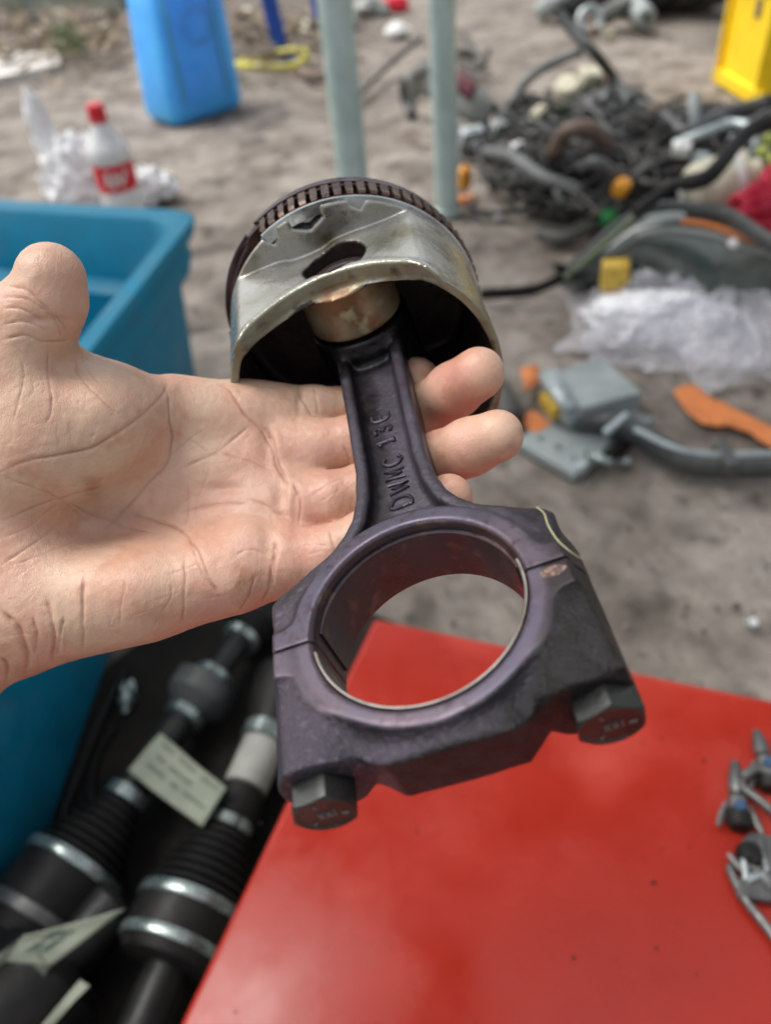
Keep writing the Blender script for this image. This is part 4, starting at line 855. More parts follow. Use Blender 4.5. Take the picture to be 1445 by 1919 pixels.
mb = MB(); mb.tube(on_table([(1366, 1620, .004), (1378, 1650, .005), (1400, 1690, .006), (1440, 1740, .006), (1475, 1790, .006)], 0), [.0015]+[.003]*13, 8); mb.build('bracket_arm', M['shaft_l'], t)

rgt = np.random.default_rng(77); mb = MB()
for _ in range(45):
    p = G(rgt.uniform(420, 1445), rgt.uniform(1330, 1919), TH+.0004); s_ = abs(rgt.normal(0, .0004))+.0002; mb.box(p, (s_*2, s_*1.4, s_*.6), frame((0, 0, 1), (math.cos(_), math.sin(_), 0)))
tag(mb.build('grit', M['black']), kind='stuff')
# clamp lug blocks and drive shafts in the gap between bin and table
plane = MB(); a = [G(*q) for q in [(470, 1050), (760, 1180), (420, 2100), (-700, 2100), (-420, 1560), (60, 1440), (205, 1250)]]; plane.prism([(p[0], p[1]) for p in a][::-1], 0.0005, .004); tag(plane.build('shaded_ground', M['mat']), 'dark sheet for the oily, shaded ground under the drive shafts', 'mat')  # dark sheet stands in for shade on the ground between bin and table
def drive_shaft(pts, lab, secs, zc=.048):
    a, b = G(*pts[0], zc), G(*pts[1], zc); ax = nrm(b-a); L = np.linalg.norm(b-a)
    t = thing('drive_shaft', lab, 'drive shaft', np.array([*((a+b)/2)[:2], .004]), 'car drive shafts on the oily, shaded ground')
    for nm, prof, m in secs:
        mb = MB(); mb.lathe([(r_, s_) for s_, r_ in prof], a, ax, 44, cap=True); mb.build(nm, M[m], t, smooth=35)
    return t, a, ax
def bellows(s0, s1, r0, r1, n=6):
    out = []
    for i in range(n):
        for k, q in ((0, 1.0), (.35, 1.0), (.5, .86), (.8, .86)): f = (i+k)/n; out.append((s0+(s1-s0)*f, (r0+(r1-r0)*f)*q))
    out.append((s1, r1)); return out
def locate(pts, p, zc=.048):                 # distance along a shaft of an image point
    a, b = G(*pts[0], zc), G(*pts[1], zc); q = G(*p, zc); return float((q-a) @ nrm(b-a))
A2 = ((262, 1930), (540, 1290)); S = lambda p: locate(A2, p)
s_low, s_h0, s_h1, s_b1, s_c1 = S((290, 1820)), S((300, 1800)), S((335, 1700)), S((400, 1555)), S((412, 1530))
secs = [('axle_shaft', [(-.25, .017), (S((520, 1330)), .017)], 'shaft'),
        ('joint_housing', [(s_h0-.004, .020), (s_h0-.002, .040), (s_h0+.012, .0455), (s_h1+.004, .0455), (s_h1+.008, .042)], 'black'),
        ('rubber_boot', bellows(s_h1+.010, s_b1, .0445, .024, 7), 'black'),
        ('clamp_band', [(s_h0+.006, .0464), (s_h0+.007, .0470), (s_h0+.013, .0470), (s_h0+.014, .0464)], 'steel'),
        ('clamp_band', [(s_h1-.003, .0464), (s_h1-.002, .0471), (s_h1+.005, .0471), (s_h1+.006, .0464)], 'steel'),
        ('clamp_band', [(s_b1, .0195), (s_b1+.001, .022), (s_b1+.010, .022), (s_b1+.011, .0195)], 'steel'),
        ('shaft_sleeve', [(s_b1+.012, .021), (S((440, 1480)), .021)], 'black'),
        ('paper_wrap', [(S((440, 1475)), .0185), (S((440, 1475))+.001, .0205), (S((488, 1395)), .0205), (S((488, 1395))+.001, .0185)], 'paperw'),
        ('clamp_band', [(S((491, 1393)), .022), (S((491, 1393))+.001, .0245), (S((500, 1368)), .0245), (S((500, 1368))+.001, .022)], 'steel'),
        ('rubber_boot', [(S((500, 1366)), .023), (S((515, 1335)), .030), (S((535, 1290)), .036), (S((545, 1275)), .036)], 'black')]
M['paperw'] = mat('white_tape', (0.36, 0.36, 0.32), 0.6, col2=(.28, .28, .25), sc=30)
t2, a2, ax2 = drive_shaft(A2, 'right-hand drive shaft lying beside the red table, wrapped in white tape', secs)
A1 = ((-60, 1900), (486, 1150)); S1 = lambda p: locate(A1, p)
q0, q1, q2 = S1((60, 1720)), S1((128, 1628)), S1((215, 1500))
secs = [('axle_shaft', [(-.2, .015), (S1((470, 1210)), .012)], 'shaft'),
        ('joint_housing', [(q0-.022, .030), (q0-.02, .042), (q0, .045), (q1+.004, .045), (q1+.008, .042)], 'black'),
        ('outer_boot', bellows(q0-.10, q0-.022, .030, .044, 3), 'black'),
        ('clamp_band', [(q0-.006, .0462), (q0-.005, .0470), (q0+.003, .0470), (q0+.004, .0462)], 'shaft_l'),
        ('clamp_band', [(q1-.003, .0462), (q1-.002, .0469), (q1+.005, .0469), (q1+.006, .0462)], 'steel'),
        ('rubber_boot', bellows(q1+.010, q2, .043, .020, 7), 'black'),
        ('clamp_band', [(q2, .018), (q2+.001, .0205), (q2+.012, .0205), (q2+.013, .018)], 'steel'),
        ('shaft_sleeve', [(q2+.014, .015), (S1((330, 1360)), .015)], 'shaft'),
        ('clamp_band', [(S1((345, 1352)), .018), (S1((345, 1352))+.001, .0205), (S1((357, 1338)), .0205), (S1((357, 1338))+.001, .018)], 'steel'),
        ('inner_boot', [(S1((357, 1336)), .019), (S1((372, 1318)), .033), (S1((396, 1290)), .035), (S1((404, 1280)), .021)], 'dark'),
        ('clamp_band', [(S1((404, 1280)), .018), (S1((404, 1280))+.001, .022), (S1((413, 1268)), .022), (S1((413, 1268))+.001, .018)], 'steel'),
        ('clamp_band', [(S1((462, 1208)), .016), (S1((462, 1208))+.001, .021), (S1((472, 1196)), .021), (S1((472, 1196))+.001, .016)], 'steel'),
        ('end_boot', [(S1((473, 1195)), .019), (S1((486, 1175)), .038), (S1((505, 1150)), .040), (S1((512, 1140)), .03)], 'black')]
drive_shaft(A1, 'left-hand drive shaft lying against the blue bin, with a bright clamp on its ribbed boot', secs)
A3 = ((-120, 2060), (70, 1850)); 
drive_shaft(A3, 'third drive shaft end poking in at the bottom left corner under the folded tag', [('joint_housing', [(0, .03), (.0, .05), (.10, .05), (.11, .04)], 'black'), ('stub', [(.11, .022), (.16, .022), (.165, .016)], 'shaft')], .05)
def sheet(name, corners, m, lab, nu=14, nv=10, bend=0.0, seed=0):
    c = [np.asarray(q, float) for q in corners]; P = np.zeros((nu, nv, 3)); nn = nrm(np.cross(c[1]-c[0], c[3]-c[0]))
    for i in range(nu):
        for j in range(nv): u_, v_ = i/(nu-1), j/(nv-1); P[i, j] = (1-u_)*(1-v_)*c[0]+u_*(1-v_)*c[1]+u_*v_*c[2]+(1-u_)*v_*c[3]+nn*(bend*math.sin(math.pi*u_)+.0015*vnoise(np.array([u_*3, v_*3, seed+.5])))
    mb = MB(); mb.grid(P); t = thing('paper_tag', lab, 'tag', P.reshape(-1, 3).mean(0), 'handwritten paper tags on the drive shafts'); mb.build('paper', m, t, smooth=180, solid=.0006); return t, P, nn
def scribble(t, P, nn, lines, seed):
    rg_ = np.random.default_rng(seed); mb = MB(); nu, nv, _ = P.shape
    def at(u_, v_):
        i = min(nu-2, int(u_*(nu-1))); j = min(nv-2, int(v_*(nv-1))); a, b = u_*(nu-1)-i, v_*(nv-1)-j
        return P[i, j]*(1-a)*(1-b)+P[i+1, j]*a*(1-b)+P[i, j+1]*(1-a)*b+P[i+1, j+1]*a*b
    up = nn if nn[2] > 0 else -nn
    for v_, u0, words, hh in lines:
        u_ = u0
        for n_ in words:
            pts = []
            for k in range(n_*3): pts.append(at(min(.98, u_), min(.97, max(.03, v_+(hh if k % 2 else -hh)*rg_.uniform(.5, 1))))+up*.0008); u_ += .022
            mb.tube(np.array(pts), .00055, 5); u_ += .05
    mb.build('handwriting', M['ink'], t)
t, P, nn = sheet('paper_tag', [G(300, 1372, .075), G(424, 1475, .085), G(378, 1548, .080), G(240, 1444, .078)], M['paper'], 'cream paper tag with three lines of handwriting between the two drive shafts', bend=.004)
scribble(t, P, nn, [(.16, .12, (3, 4, 4), .05), (.42, .15, (2, 5), .06), (.66, .12, (4, 2, 5), .05)], 2)
t, P, nn = sheet('paper_tag', [G(-20, 1800, .10), G(50, 1752, .115), G(235, 1703, .125), G(95, 1810, .10)], M['paper'], 'folded cream tag rising to a sharp point at the bottom left', bend=.0, seed=3)
scribble(t, P, nn, [(.4, .35, (3, 4), .08), (.6, .3, (4, 2), .07)], 4)
mb = MB(); c0 = [G(0, 1790, .11), G(45, 1750, .113), G(92, 1812, .10), G(66, 1858, .085), G(20, 1872, .085), G(-20, 1850, .085)]
mb.add(c0, [tuple(range(6))]); mb.build('folded_flap', M['paper'], t, solid=.0006)
t, P, nn = sheet('paper_tag', [G(150, 1836, .10), G(166, 1848, .10), G(95, 1925, .085), G(74, 1925, .085)], M['paper'], 'narrow curled strip of pale tag paper at the bottom left edge', nu=6, nv=10, seed=5)
mb = MB(); mb.tube(gc([(232, 1255, .02), (190, 1340, .015), (150, 1440, .012), (120, 1520, .012), (95, 1620, .012)], 26), .0045, 8); tag(mb.build('black_cable', M['black'], smooth=180), 'thin black cable running along the foot of the blue bin', 'cable')
mb = MB(); mb.tube(gc([(215, 1360, .012), (180, 1420, .012), (170, 1500, .015), (200, 1560, .02)], 20), .003, 7); tag(mb.build('black_cable', M['black'], smooth=180), 'short black wire looping beside the left drive shaft', 'wire')
mb = MB(); blob(mb, G(238, 1302, .014), (.010, .018, .010), amp=.35, seed=9, nu=20, nv=12); tag(mb.build('paper_scrap', M['steel'], smooth=40), 'small pale scrap on the ground next to the bin wall', 'scrap')

# ---------------- yard clutter on the right
def face_box(name, q, h, m, lab, cat, z0=0.0, bevel=.004, parent=None, pname='case'):
    """q: four ground pixels of the footprint, h: height"""
    base = [G(px, py, z0) for px, py in q]; top = [p+np.array([0, 0, h]) for p in base]
    mb = MB(); V = np.array(base+top); mb.hexa(V)
    c = np.cross(V[1]-V[0], V[2]-V[0]);
    t = thing(name, lab, cat, V[:4].mean(0)); mb.F = [f[::-1] for f in mb.F] if c[2] < 0 else mb.F
    mb.build(pname, m, t, bevel=bevel); return t, np.array(base), np.array(top)
# control modules
t, B_, T_ = face_box('control_module', [(965, 842), (1075, 905), (1225, 800), (1090, 745)], .016, M['grey'], 'lower flat grey control module with an orange sticker, under the other one', 'control module', bevel=.003)
mb = MB(); mb.add([G(972, 785, .0168), G(1000, 768, .0168), G(1035, 795, .0168), G(1000, 812, .0168)], [(3, 2, 1, 0)]); mb.build('sticker', M['orange'], t)
ed = nrm(B_[1]-B_[2]); mb = MB(); c = (B_[1]+B_[2])/2+np.array([0, 0, .010]); f = np.stack([ed, np.cross([0, 0, 1], ed), [0, 0, 1]], 1)
mb.box(c+f @ np.array([0, .004, 0])*1, (.055, .012, .020), f); mb.build('connector_shell', M['black'], t, bevel=.002)
mb = MB(); mb.box(c+f @ np.array([0, -.006, .001]), (.050, .007, .014), f); mb.build('metal_frame', M['steel'], t, bevel=.001)
for k, (px, py) in enumerate([(1012, 822), (1045, 838), (1075, 858)]):
    mb = MB(); mb.lathe([(.005, 0), (.005, .002), (.002, .003)], G(px, py, .016), (0, 0, 1), 14); mb.build('screw', M['steel'], t)
mb = MB(); mb.box(G(1092, 878, .011), (.020, .012, .020), f); mb.build('corner_lug', M['greylight'], t, bevel=.002)
t, B_, T_ = face_box('control_module', [(1012, 735), (1062, 802), (1200, 768), (1125, 700)], .030, M['grey'], 'upper light grey control module with a yellow connector, resting tilted on the other', 'control module', z0=.032, bevel=.003, pname='case')
a, b = T_[0], T_[1]; d = nrm(b-a); f = np.stack([d, np.cross([0, 0, 1], d), [0, 0, 1]], 1); c = (B_[0]+B_[1])/2+np.array([0, 0, .008])
sg = 1 if (f[:, 1] @ (c-(B_[2]+B_[3])/2)) > 0 else -1
for k in range(3):
    mb = MB(); mb.box(c+d*(k-1)*.0165+f[:, 1]*sg*.006, (.0145, .012, .020), f); mb.build('yellow_connector', M['yellowc'], t, bevel=.001)
mb = MB(); mb.add([a+f[:, 1]*sg*.006+np.array([0, 0, .001]), b+f[:, 1]*sg*.006+np.array([0, 0, .001]), b-f[:, 1]*sg*.016+np.array([0, 0, .004]), a-f[:, 1]*sg*.022+np.array([0, 0, .009])], [(0, 1, 2, 3)]); mb.build('lid_flange', M['greylight'], t, solid=.002)
mb = MB(); p = [G(975, 690, .02), G(1008, 683, .02), G(1015, 715, .02), G(985, 735, .02)]; mb.add(p, [(0, 1, 2, 3)]); o = mb.build('orange_sticker', M['orange'], solid=.001); tag(o, 'small dark orange square of tape behind the yellow connector', 'tape')
mb = MB(); mb.box(G(1155, 795, .05), (.055, .010, .010), frame((0, 0, 1), nrm(G(1195, 760)-G(1135, 812)))); tag(mb.build('metal_bar', M['greylight'], bevel=.002), 'short bright metal bar crossing beside the two control modules', 'bar')
mb = MB(); mb.tube(gc([(905, 715, .02), (935, 735, .03), (960, 790, .02)], 16), [.02]*16, 12); tag(mb.build('rubber_duct', M['hose'], smooth=180), 'dark rubber duct just right of the upper fingertip', 'duct')
# black channel running off right
mb = MB(); P = gc([(1075, 790, .034), (1140, 795, .036), (1200, 815, .03), (1262, 852, .024), (1330, 872, .022), (1470, 872, .022)], 34)
mb.tube(P, [.008]+[.014]*5+[.019]*28, 14, sq=.75); t = thing('plastic_channel', 'dark grey plastic cable channel curving from the modules to the right edge', 'cable channel', P.mean(0)*np.array([1, 1, 0])); mb.build('channel', M['dark'], t, smooth=60)
mb = MB(); mb.tube(gc([(1190, 805, .045), (1260, 838, .042), (1330, 852, .040), (1470, 850, .04)], 20), .0045, 8); mb.build('edge_strip', M['greylight'], t)
mb = MB(); c = G(1360, 862, .032); mb.box(c, (.018, .05, .026), frame((0, 0, 1), (1, 0, 0))); mb.build('clip', M['dark'], t, bevel=.003)
mb = MB(); mb.tube(gc([(1100, 850, .02), (1130, 862, .03), (1160, 868, .01), (1185, 862, .01)], 12), .006, 8); tag(mb.build('bolt', M['steel'], smooth=180), 'small bright bolt below the black connector of the lower module', 'bolt')
# orange tape
mb = MB(); rowsA = [(1262, 735), (1300, 722), (1330, 745), (1375, 765), (1445, 800), (1500, 835)]; rowsB = [(1290, 775), (1318, 797), (1352, 800), (1385, 805), (1445, 838), (1500, 875)]
def strip(A_, B2, m, name, z=.006, n=30, w=.006, sd=1):
    a = gc([(x, y, z) for x, y in A_], n); b = gc([(x, y, z) for x, y in B2], n); P = np.stack([a+(b-a)*k for k in np.linspace(0, 1, 8)], 1)
    P[..., 2] += w*np.abs(fbm(P*40+sd, 2)); mb = MB(); mb.grid(P); return mb.build(name, m, smooth=60, solid=.001)
o = strip(rowsA, rowsB, M['orange'], 'orange_strap'); tag(o, 'flat orange strap lying crumpled on the ground at the right', 'strap')
# clear plastic bags
R_ = frame((0, 0, 1), (1, -.25, 0))
def film(name, c, hx, hy, hz, yaw, lab, seed, n=150):
    U_, V_ = np.meshgrid(np.linspace(-1, 1, n), np.linspace(-1, 1, int(n*.7)), indexing='ij'); W0 = np.stack([U_*1.6+seed, V_*1.1, 0*U_+seed], -1)
    wq = np.stack([fbm(W0*1.2, 2), fbm(W0*1.2+9, 2), 0*U_], -1)*.7; K = W0+wq
    rd = 0.55*(1-np.abs(fbm(K*1.3, 1))*2)+0.32*(1-np.abs(vnoise(K*3.1+5))*2)+0.12*(1-np.abs(vnoise(K*6.7+11))*2)+0.03*(1-np.abs(vnoise(K*14+3))*2)
    rr = np.sqrt((U_*(1+.15*vnoise(K)))**2+V_**2); env = np.clip(1.15-rr**2, 0, 1)**.7
    edge = 1+.22*fbm(W0*2.2+3, 3); x = U_*hx*edge; y = V_*hy*edge; z = np.maximum(.003, .006+hz*env*(.55+.55*rd))
    P = np.stack([c[0]+x*math.cos(yaw)-y*math.sin(yaw)+.01*wq[..., 0], c[1]+x*math.sin(yaw)+y*math.cos(yaw), z+c[2]], -1); keep = MB(); keep.grid(P)
    o = keep.build(name, M['clear'], smooth=24); tag(o, lab, 'plastic wrap', 'crumpled clear plastic wrap')
film('plastic_wrap', G(1240, 612, .0), .155, .11, .075, -.35, 'crumpled clear plastic wrap heaped in front of the headlamp, left one of the two', 21)
film('plastic_wrap', G(1400, 640, .0), .13, .12, .075, .1, 'crumpled clear plastic wrap with bright glints at the right edge', 25, 120)
film('plastic_wrap', G(1310, 655, .0), .19, .085, .035, -.35, 'flat skirt of clear film spread between and below the two crumpled wraps', 29)
crumple('foam_liner', G(1235, 590, .03), (.10, .045, .03), M['film'], 'white foam liner showing through the crumpled clear wrap', 'liner', 27, amp=.35, fr=2, R=R_, nu=60, nv=34)
# yellow connector on the wrap
t, B_, T_ = face_box('relay', [(1124, 530), (1126, 548), (1176, 545), (1174, 527)], .045, M['yellowc'], 'amber yellow plug standing between the headlamp and the clear wrap', 'plug', z0=.05, bevel=.003)
mb = MB(); mb.box(B_.mean(0)-np.array([-.0, 0.008, .008]), (.032, .018, .02)); mb.build('orange_foot', M['orange'], t, bevel=.002)
# headlamp
def headlamp():
    t = thing('headlamp', 'large dark car headlamp with dusty lens and amber stripe at the right', 'headlamp', G(1280, 520))
    up = [(1068, 512, .05), (1110, 470, .085), (1160, 425, .12), (1215, 395, .14), (1290, 390, .15), (1370, 420, .15), (1500, 480, .14)]
    lo = [(1075, 520, .03), (1140, 520, .05), (1200, 515, .055), (1260, 535, .05), (1330, 555, .05), (1400, 562, .045), (1500, 545, .045)]
    a = gc(up, 44); b = gc(lo, 44); P = np.zeros((44, 18, 3))
    for j, k in enumerate(np.linspace(0, 1, 18)):
        P[:, j] = a+(b-a)*k; bul = math.sin(math.pi*k)*np.sin(np.linspace(.25, math.pi*.85, 44)); P[:, j, 2] += .045*bul; P[:, j, 1] -= .03*bul
    mb = MB(); mb.grid(P); mb.build('lens', M['lens'], t, smooth=180)
    Q = np.zeros((44, 10, 3))
    for j, k in enumerate(np.linspace(0, 1, 10)):
        Q[:, j] = b+(a-b)*k; Q[:, j, 1] += .14*math.sin(math.pi*k); Q[:, j, 2] -= .09*math.sin(math.pi*k); 
    Q[..., 2] = np.maximum(Q[..., 2], .002)
    mb = MB(); mb.grid(Q); mb.build('housing', M['black'], t, smooth=180)
    mb = MB(); mb.tube(a+np.array([0, 0, .004]), .008, 10); mb.build('rim', M['dark'], t); mb = MB(); mb.tube(b+np.array([0, -.004, 0]), .007, 10); mb.build('rim', M['dark'], t)
    # inner ridge, amber strip
    mb = MB(); mb.tube(P[24:38, 7]+np.array([0, -.003, .004]), .004, 8, sq=1.6); mb.build('amber_strip', M['orange'], t)
    mb = MB(); mb.tube(P[14:43, 9]+np.array([0, -.003, .004]), .005, 8, sq=1.2); mb.build('inner_ridge', M['fender'], t)
    mb = MB(); mb.lathe([(.0005, .006), (.008, .004), (.011, 0)], P[33, 9]+np.array([0, -.004, .004]), nrm([0, -.5, 1]), 20); mb.build('bulb_cap', M['white'], t)
    mb = MB(); mb.tube(gc([(1060, 520, .04), (1110, 478, .09), (1165, 428, .13), (1205, 392, .15)], 20), .005, 8); mb.build('edge_seal', M['green2'], t)
M['green2'] = mat('dull_green', (0.16, 0.20, 0.12), 0.5)
headlamp()
mb = MB(); mb.tube(gc([(1190, 400, .17), (1260, 350, .20), (1330, 330, .22), (1400, 250, .25), (1480, 215, .26)], 24), [.010]*8+[.014]*16, 10); tag(mb.build('rubber_seal', M['black'], smooth=180), 'thick black rubber seal rising from the headlamp to the right edge', 'rubber seal')
mb = MB(); mb.tube(gc([(1290, 395, .16), (1360, 402, .17), (1420, 440, .17), (1500, 490, .16)], 20), .014, 10, sq=.6); tag(mb.build('rubber_trim', M['dark'], smooth=180), 'black trim strip lying along the top of the headlamp', 'trim strip')
# wiper-like flat rod pointing to the piston
mb = MB(); mb.tube(gc([(900, 552, .012), (960, 548, .015), (1010, 540, .03), (1062, 515, .035), (1078, 500, .03)], 20), [.012]*9+[.010]*6+[.017]*5, 10, sq=.5); tag(mb.build('wiper_arm', M['black'], smooth=180), 'flat black arm reaching from the piston to the headlamp', 'wiper arm')
mb = MB()
for k in range(4): mb.box(G(1075, 515+6*k, .02+.0*k), (.05, .004, .012), frame((0, 0, 1), (1, .1, 0)))
tag(mb.build('finned_block', M['fender'], bevel=.001), 'small grey finned block under the tip of the headlamp', 'block')
# white container, red bag, small things near it
c = G(1350, 365, .09); t = thing('white_container', 'cream white plastic container lying on its side above the headlamp', 'container', c-np.array([0, 0, .09]))
mb = MB(); ax = nrm(np.array([.9, -.15, .25])); mb.lathe([(.001, -.075), (.03, -.073), (.048, -.06), (.055, -.04), (.055, .03), (.052, .045), (.03, .05), (.028, .07), (.001, .07)], c+np.array([0, 0, .02]), ax, 28); mb.build('container_shell', M['cream'], t, smooth=35)
mb = MB(); mb.lathe([(.058, .02), (.058, .032), (.054, .034)], c+np.array([0, 0, .02]), ax, 28, cap=False); mb.build('rim', M['white'], t)
mb = MB(); mb.lathe([(.035, -.0765), (.030, -.078), (.001, -.078)], c+np.array([0, 0, .02]), ax, 28); mb.build('white_label', M['white'], t)
crumple('red_bag', G(1432, 400, .12), (.055, .035, .045), M['bagred'], 'shiny red plastic bag scrap by the headlamp at the right edge', 'bag', 31, amp=.4, fr=3, nu=50, nv=28)
crumple('red_bag', G(1462, 352, .13), (.03, .03, .04), M['bagred'], 'smaller twist of red film above the red bag scrap', 'bag', 33, amp=.4, fr=3, nu=40, nv=24)
for i, (px, py) in enumerate([(1430, 285), (1442, 262), (1450, 300)]):
    mb = MB(); blob(mb, G(px, py, .15), (.013, .013, .013), amp=.12, seed=i, nu=16, nv=10); tag(mb.build('lime', M['lime'] if 'lime' in M else M.setdefault('lime', mat('lime_green', (0.36, 0.42, 0.09), .5)), smooth=60), ['lowest-left', 'topmost', 'rightmost'][i]+' of the three yellow-green balls at the right edge', 'ball', 'yellow-green balls')

# ---------------- heap of harnesses and hoses
hs_spec = [
 ('radiator_hose', [(905, 285, .05), (960, 295, .08), (1010, 330, .09), (1075, 355, .08), (1110, 380, .05)], .015, 'greyh', 'thick grey hose running down through the middle of the cable heap'),
 ('radiator_hose', [(1035, 290, .12), (1060, 250, .17), (1100, 240, .18), (1130, 262, .15), (1140, 300, .10)], .017, 'hosebrown', 'arched brown rubber hose in the middle of the heap'),
 ('radiator_hose', [(1090, 315, .12), (1115, 305, .15), (1150, 325, .12), (1170, 360, .07)], .013, 'greyh', 'short pale grey elbow hose below the arched brown hose'),
 ('radiator_hose', [(1225, 305, .12), (1180, 340, .10), (1130, 390, .05), (1080, 430, .02), (1020, 437, .02)], .011, 'hose', 'long grey-black hose slanting down out of the heap towards the piston'),
 ('radiator_hose', [(935, 245, .03), (960, 190, .10), (1000, 140, .14), (1045, 115, .16), (1090, 95, .18)], .013, 'greyh', 'grey pipe arching over the far left side of the heap'),
 ('radiator_hose', [(1045, 20, .30), (1075, 60, .26), (1115, 100, .22), (1150, 145, .15), (1185, 205, .10)], .013, 'dark', 'dark stiff hose rising steeply at the back of the heap'),
 ('metal_pipe', [(1262, 272, .14), (1320, 250, .16), (1370, 232, .17), (1405, 240, .17), (1418, 270, .15), (1400, 300, .12), (1370, 305, .11)], .010, 'greylight', 'pale grey metal pipe bent into a hook at the right of the heap'),
 ('metal_pipe', [(1300, 178, .20), (1302, 215, .17), (1305, 265, .12)], .012, 'grey', 'short grey upright pipe at the back of the heap'),
 ('radiator_hose', [(1010, 440, .015), (1060, 446, .02), (1110, 425, .03), (1150, 395, .05)], .012, 'hose', 'dark hose lying flat at the front of the heap'),
 ('radiator_hose', [(870, 360, .02), (890, 392, .015), (925, 400, .012), (985, 395, .015), (1060, 402, .02)], .007, 'cable', 'thin black lead trailing on the ground at the left of the heap'),
 ('radiator_hose', [(860, 300, .03), (905, 305, .03), (950, 290, .05)], .007, 'cable', 'thin black lead joining the left plate to the heap'),
 ('radiator_hose', [(1180, 190, .12), (1240, 215, .15), (1290, 250, .14), (1350, 215, .15), (1445, 190, .15)], .014, 'dark', 'thick dark conduit along the back edge of the heap'),
 ('radiator_hose', [(1140, 350, .06), (1200, 320, .10), (1260, 300, .11), (1330, 290, .11)], .010, 'cable', 'black corrugated conduit across the front of the heap'),
]
M['greyh'] = mat('grey_hose', (0.13, 0.137, 0.135), 0.5, col2=(0.075, 0.08, 0.077), sc=14)
for nm, pts, r, m, lab in hs_spec:
    P = gc(pts, 26); t = thing(nm, lab, 'hose' if 'hose' in nm else 'pipe', np.array([P[:, 0].mean(), P[:, 1].mean(), 0]))
    rr = np.full(26, r); 
    if m == 'cable' and r > .008: rr = r*(1+.12*(np.arange(26) % 2))
    MB().tube(P, rr, 12).build('tube', M[m], t, smooth=60)
    if r > .012:
        for e0, e1 in ((0, 2), (25, 23)):
            a, b = P[e0], P[e0]+(P[e1]-P[e0])*.35; mb = MB(); mb.tube([a, b], r*1.15, 14); mb.build('end_clip', M['black'], t)
# the tangle itself
mb = MB(); rg = np.random.default_rng(21)
poly = np.array([(880, 262), (960, 200), (1060, 150), (1160, 150), (1230, 195), (1330, 190), (1480, 195), (1490, 330), (1300, 360), (1200, 380), (1120, 420), (1000, 400), (900, 330)], float)
def inside(x, y):
    c_ = False; j = len(poly)-1
    for i in range(len(poly)):
        if ((poly[i, 1] > y) != (poly[j, 1] > y)) and (x < (poly[j, 0]-poly[i, 0])*(y-poly[i, 1])/(poly[j, 1]-poly[i, 1])+poly[i, 0]): c_ = not c_
        j = i
    return c_
cen_ = np.array([1150, 290.])
for i in range(680):
    while True:
        x, y = (rg.uniform(870, 1480) if i % 3 else rg.uniform(1180, 1480)), rg.uniform(140, 430)
        if inside(x, y): break
    hgt = .13*math.exp(-((x-1180)/230)**2-((y-280)/90)**2)+.01; q = G(x, y, hgt*rg.uniform(.2, 1)); a = rg.uniform(0, 6.28); pts = [q]
    for k in range(rg.integers(4, 9)):
        a += rg.normal(0, .75); s = rg.uniform(.03, .07); q = q+np.array([s*math.cos(a), s*math.sin(a)*1.1, rg.normal(0, .016)]); pp = PX(q)
        if not inside(pp[0], pp[1]): a += 2.2; q = pts[-1]
        q[2] = np.clip(q[2], .008, .20); pts.append(q)
    r = rg.choice([.0022, .0034, .0055, .009], p=[.46, .32, .17, .05]); mb.tube(curve(pts, 4*len(pts)), r, 6, int(rg.choice([0, 0, 0, 1, 2, 3])))
tag(mb.build('cable_tangle', [M['cable'], M['black'], M['hose'], M['greyh']], smooth=180), kind='stuff')
# dark blobs filling the core (bundled looms)
for i, (px, py, z, r, m, lab) in enumerate([(1150, 225, .09, (.07, .06, .06), 'dark', 'dark taped bundle at the top of the cable heap'), (1210, 275, .07, (.10, .07, .06), 'black', 'black loom bundle in the centre right of the heap'), (1100, 285, .05, (.07, .06, .05), 'black', 'black loom bundle inside the arched brown hose'),
                                          (1060, 340, .05, (.07, .05, .05), 'black', 'round black loom coil at the front left of the heap'), (1340, 265, .05, (.12, .07, .05), 'black', 'flat black bundle under the hooked grey pipe'), (980, 225, .05, (.06, .05, .05), 'cable', 'dusty grey bundle at the left of the heap')]):
    mb = MB(); blob(mb, G(px, py, z), r, amp=.4, fr=3, seed=40+i, nu=60, nv=32, ridged=True, zmin=.002); tag(mb.build('loom_bundle', M[m], smooth=180), lab, 'cable bundle')
# plugs and caps
def plug(px, py, z, size, m, lab, rot=0, cat='plug', second='black'):
    c = G(px, py, z); t = thing('plug', lab, cat, c-np.array([0, 0, size[2]/2])); f = frame(nrm([.2*math.sin(rot), -.3, 1]), (math.cos(rot), math.sin(rot), 0)); mb = MB(); mb.box(c, size, f); mb.build('plug_body', M[m], t, bevel=min(size)*.18)
    mb = MB(); mb.box(c+f @ np.array([size[0]*.55, 0, 0]), (size[0]*.3, size[1]*.7, size[2]*.7), f); mb.build('plug_collar', M[second], t, bevel=min(size)*.1)
    mb = MB(); mb.box(c+f @ np.array([0, 0, size[2]*.55]), (size[0]*.4, size[1]*.3, size[2]*.2), f); mb.build('latch', M[m], t)
plug(870, 335, .04, (.024, .020, .055), 'amber', 'bright amber plug just right of the thinner pole', .2)
plug(873, 376, .015, (.036, .028, .016), 'orange', 'orange plug on the ground below the bright amber one', .1)
plug(1165, 352, .10, (.034, .030, .030), 'amber', 'round-edged amber plug at the front of the heap', .8, second='cream')
plug(970, 275, .08, (.030, .020, .018), 'white', 'white plug on the left shoulder of the heap', .3)
plug(985, 335, .05, (.026, .020, .018), 'white', 'white plug below the other one at the left of the heap', 1.2)
plug(995, 300, .06, (.026, .022, .018), 'grey', 'grey plug between the two white plugs', .6)
plug(1010, 212, .10, (.050, .026, .026), 'cream', 'cream elongated plug left of the green-footed cap', .9)
plug(1278, 280, .15, (.036, .026, .026), 'white', 'white plug at the foot of the hooked grey pipe', -.5)
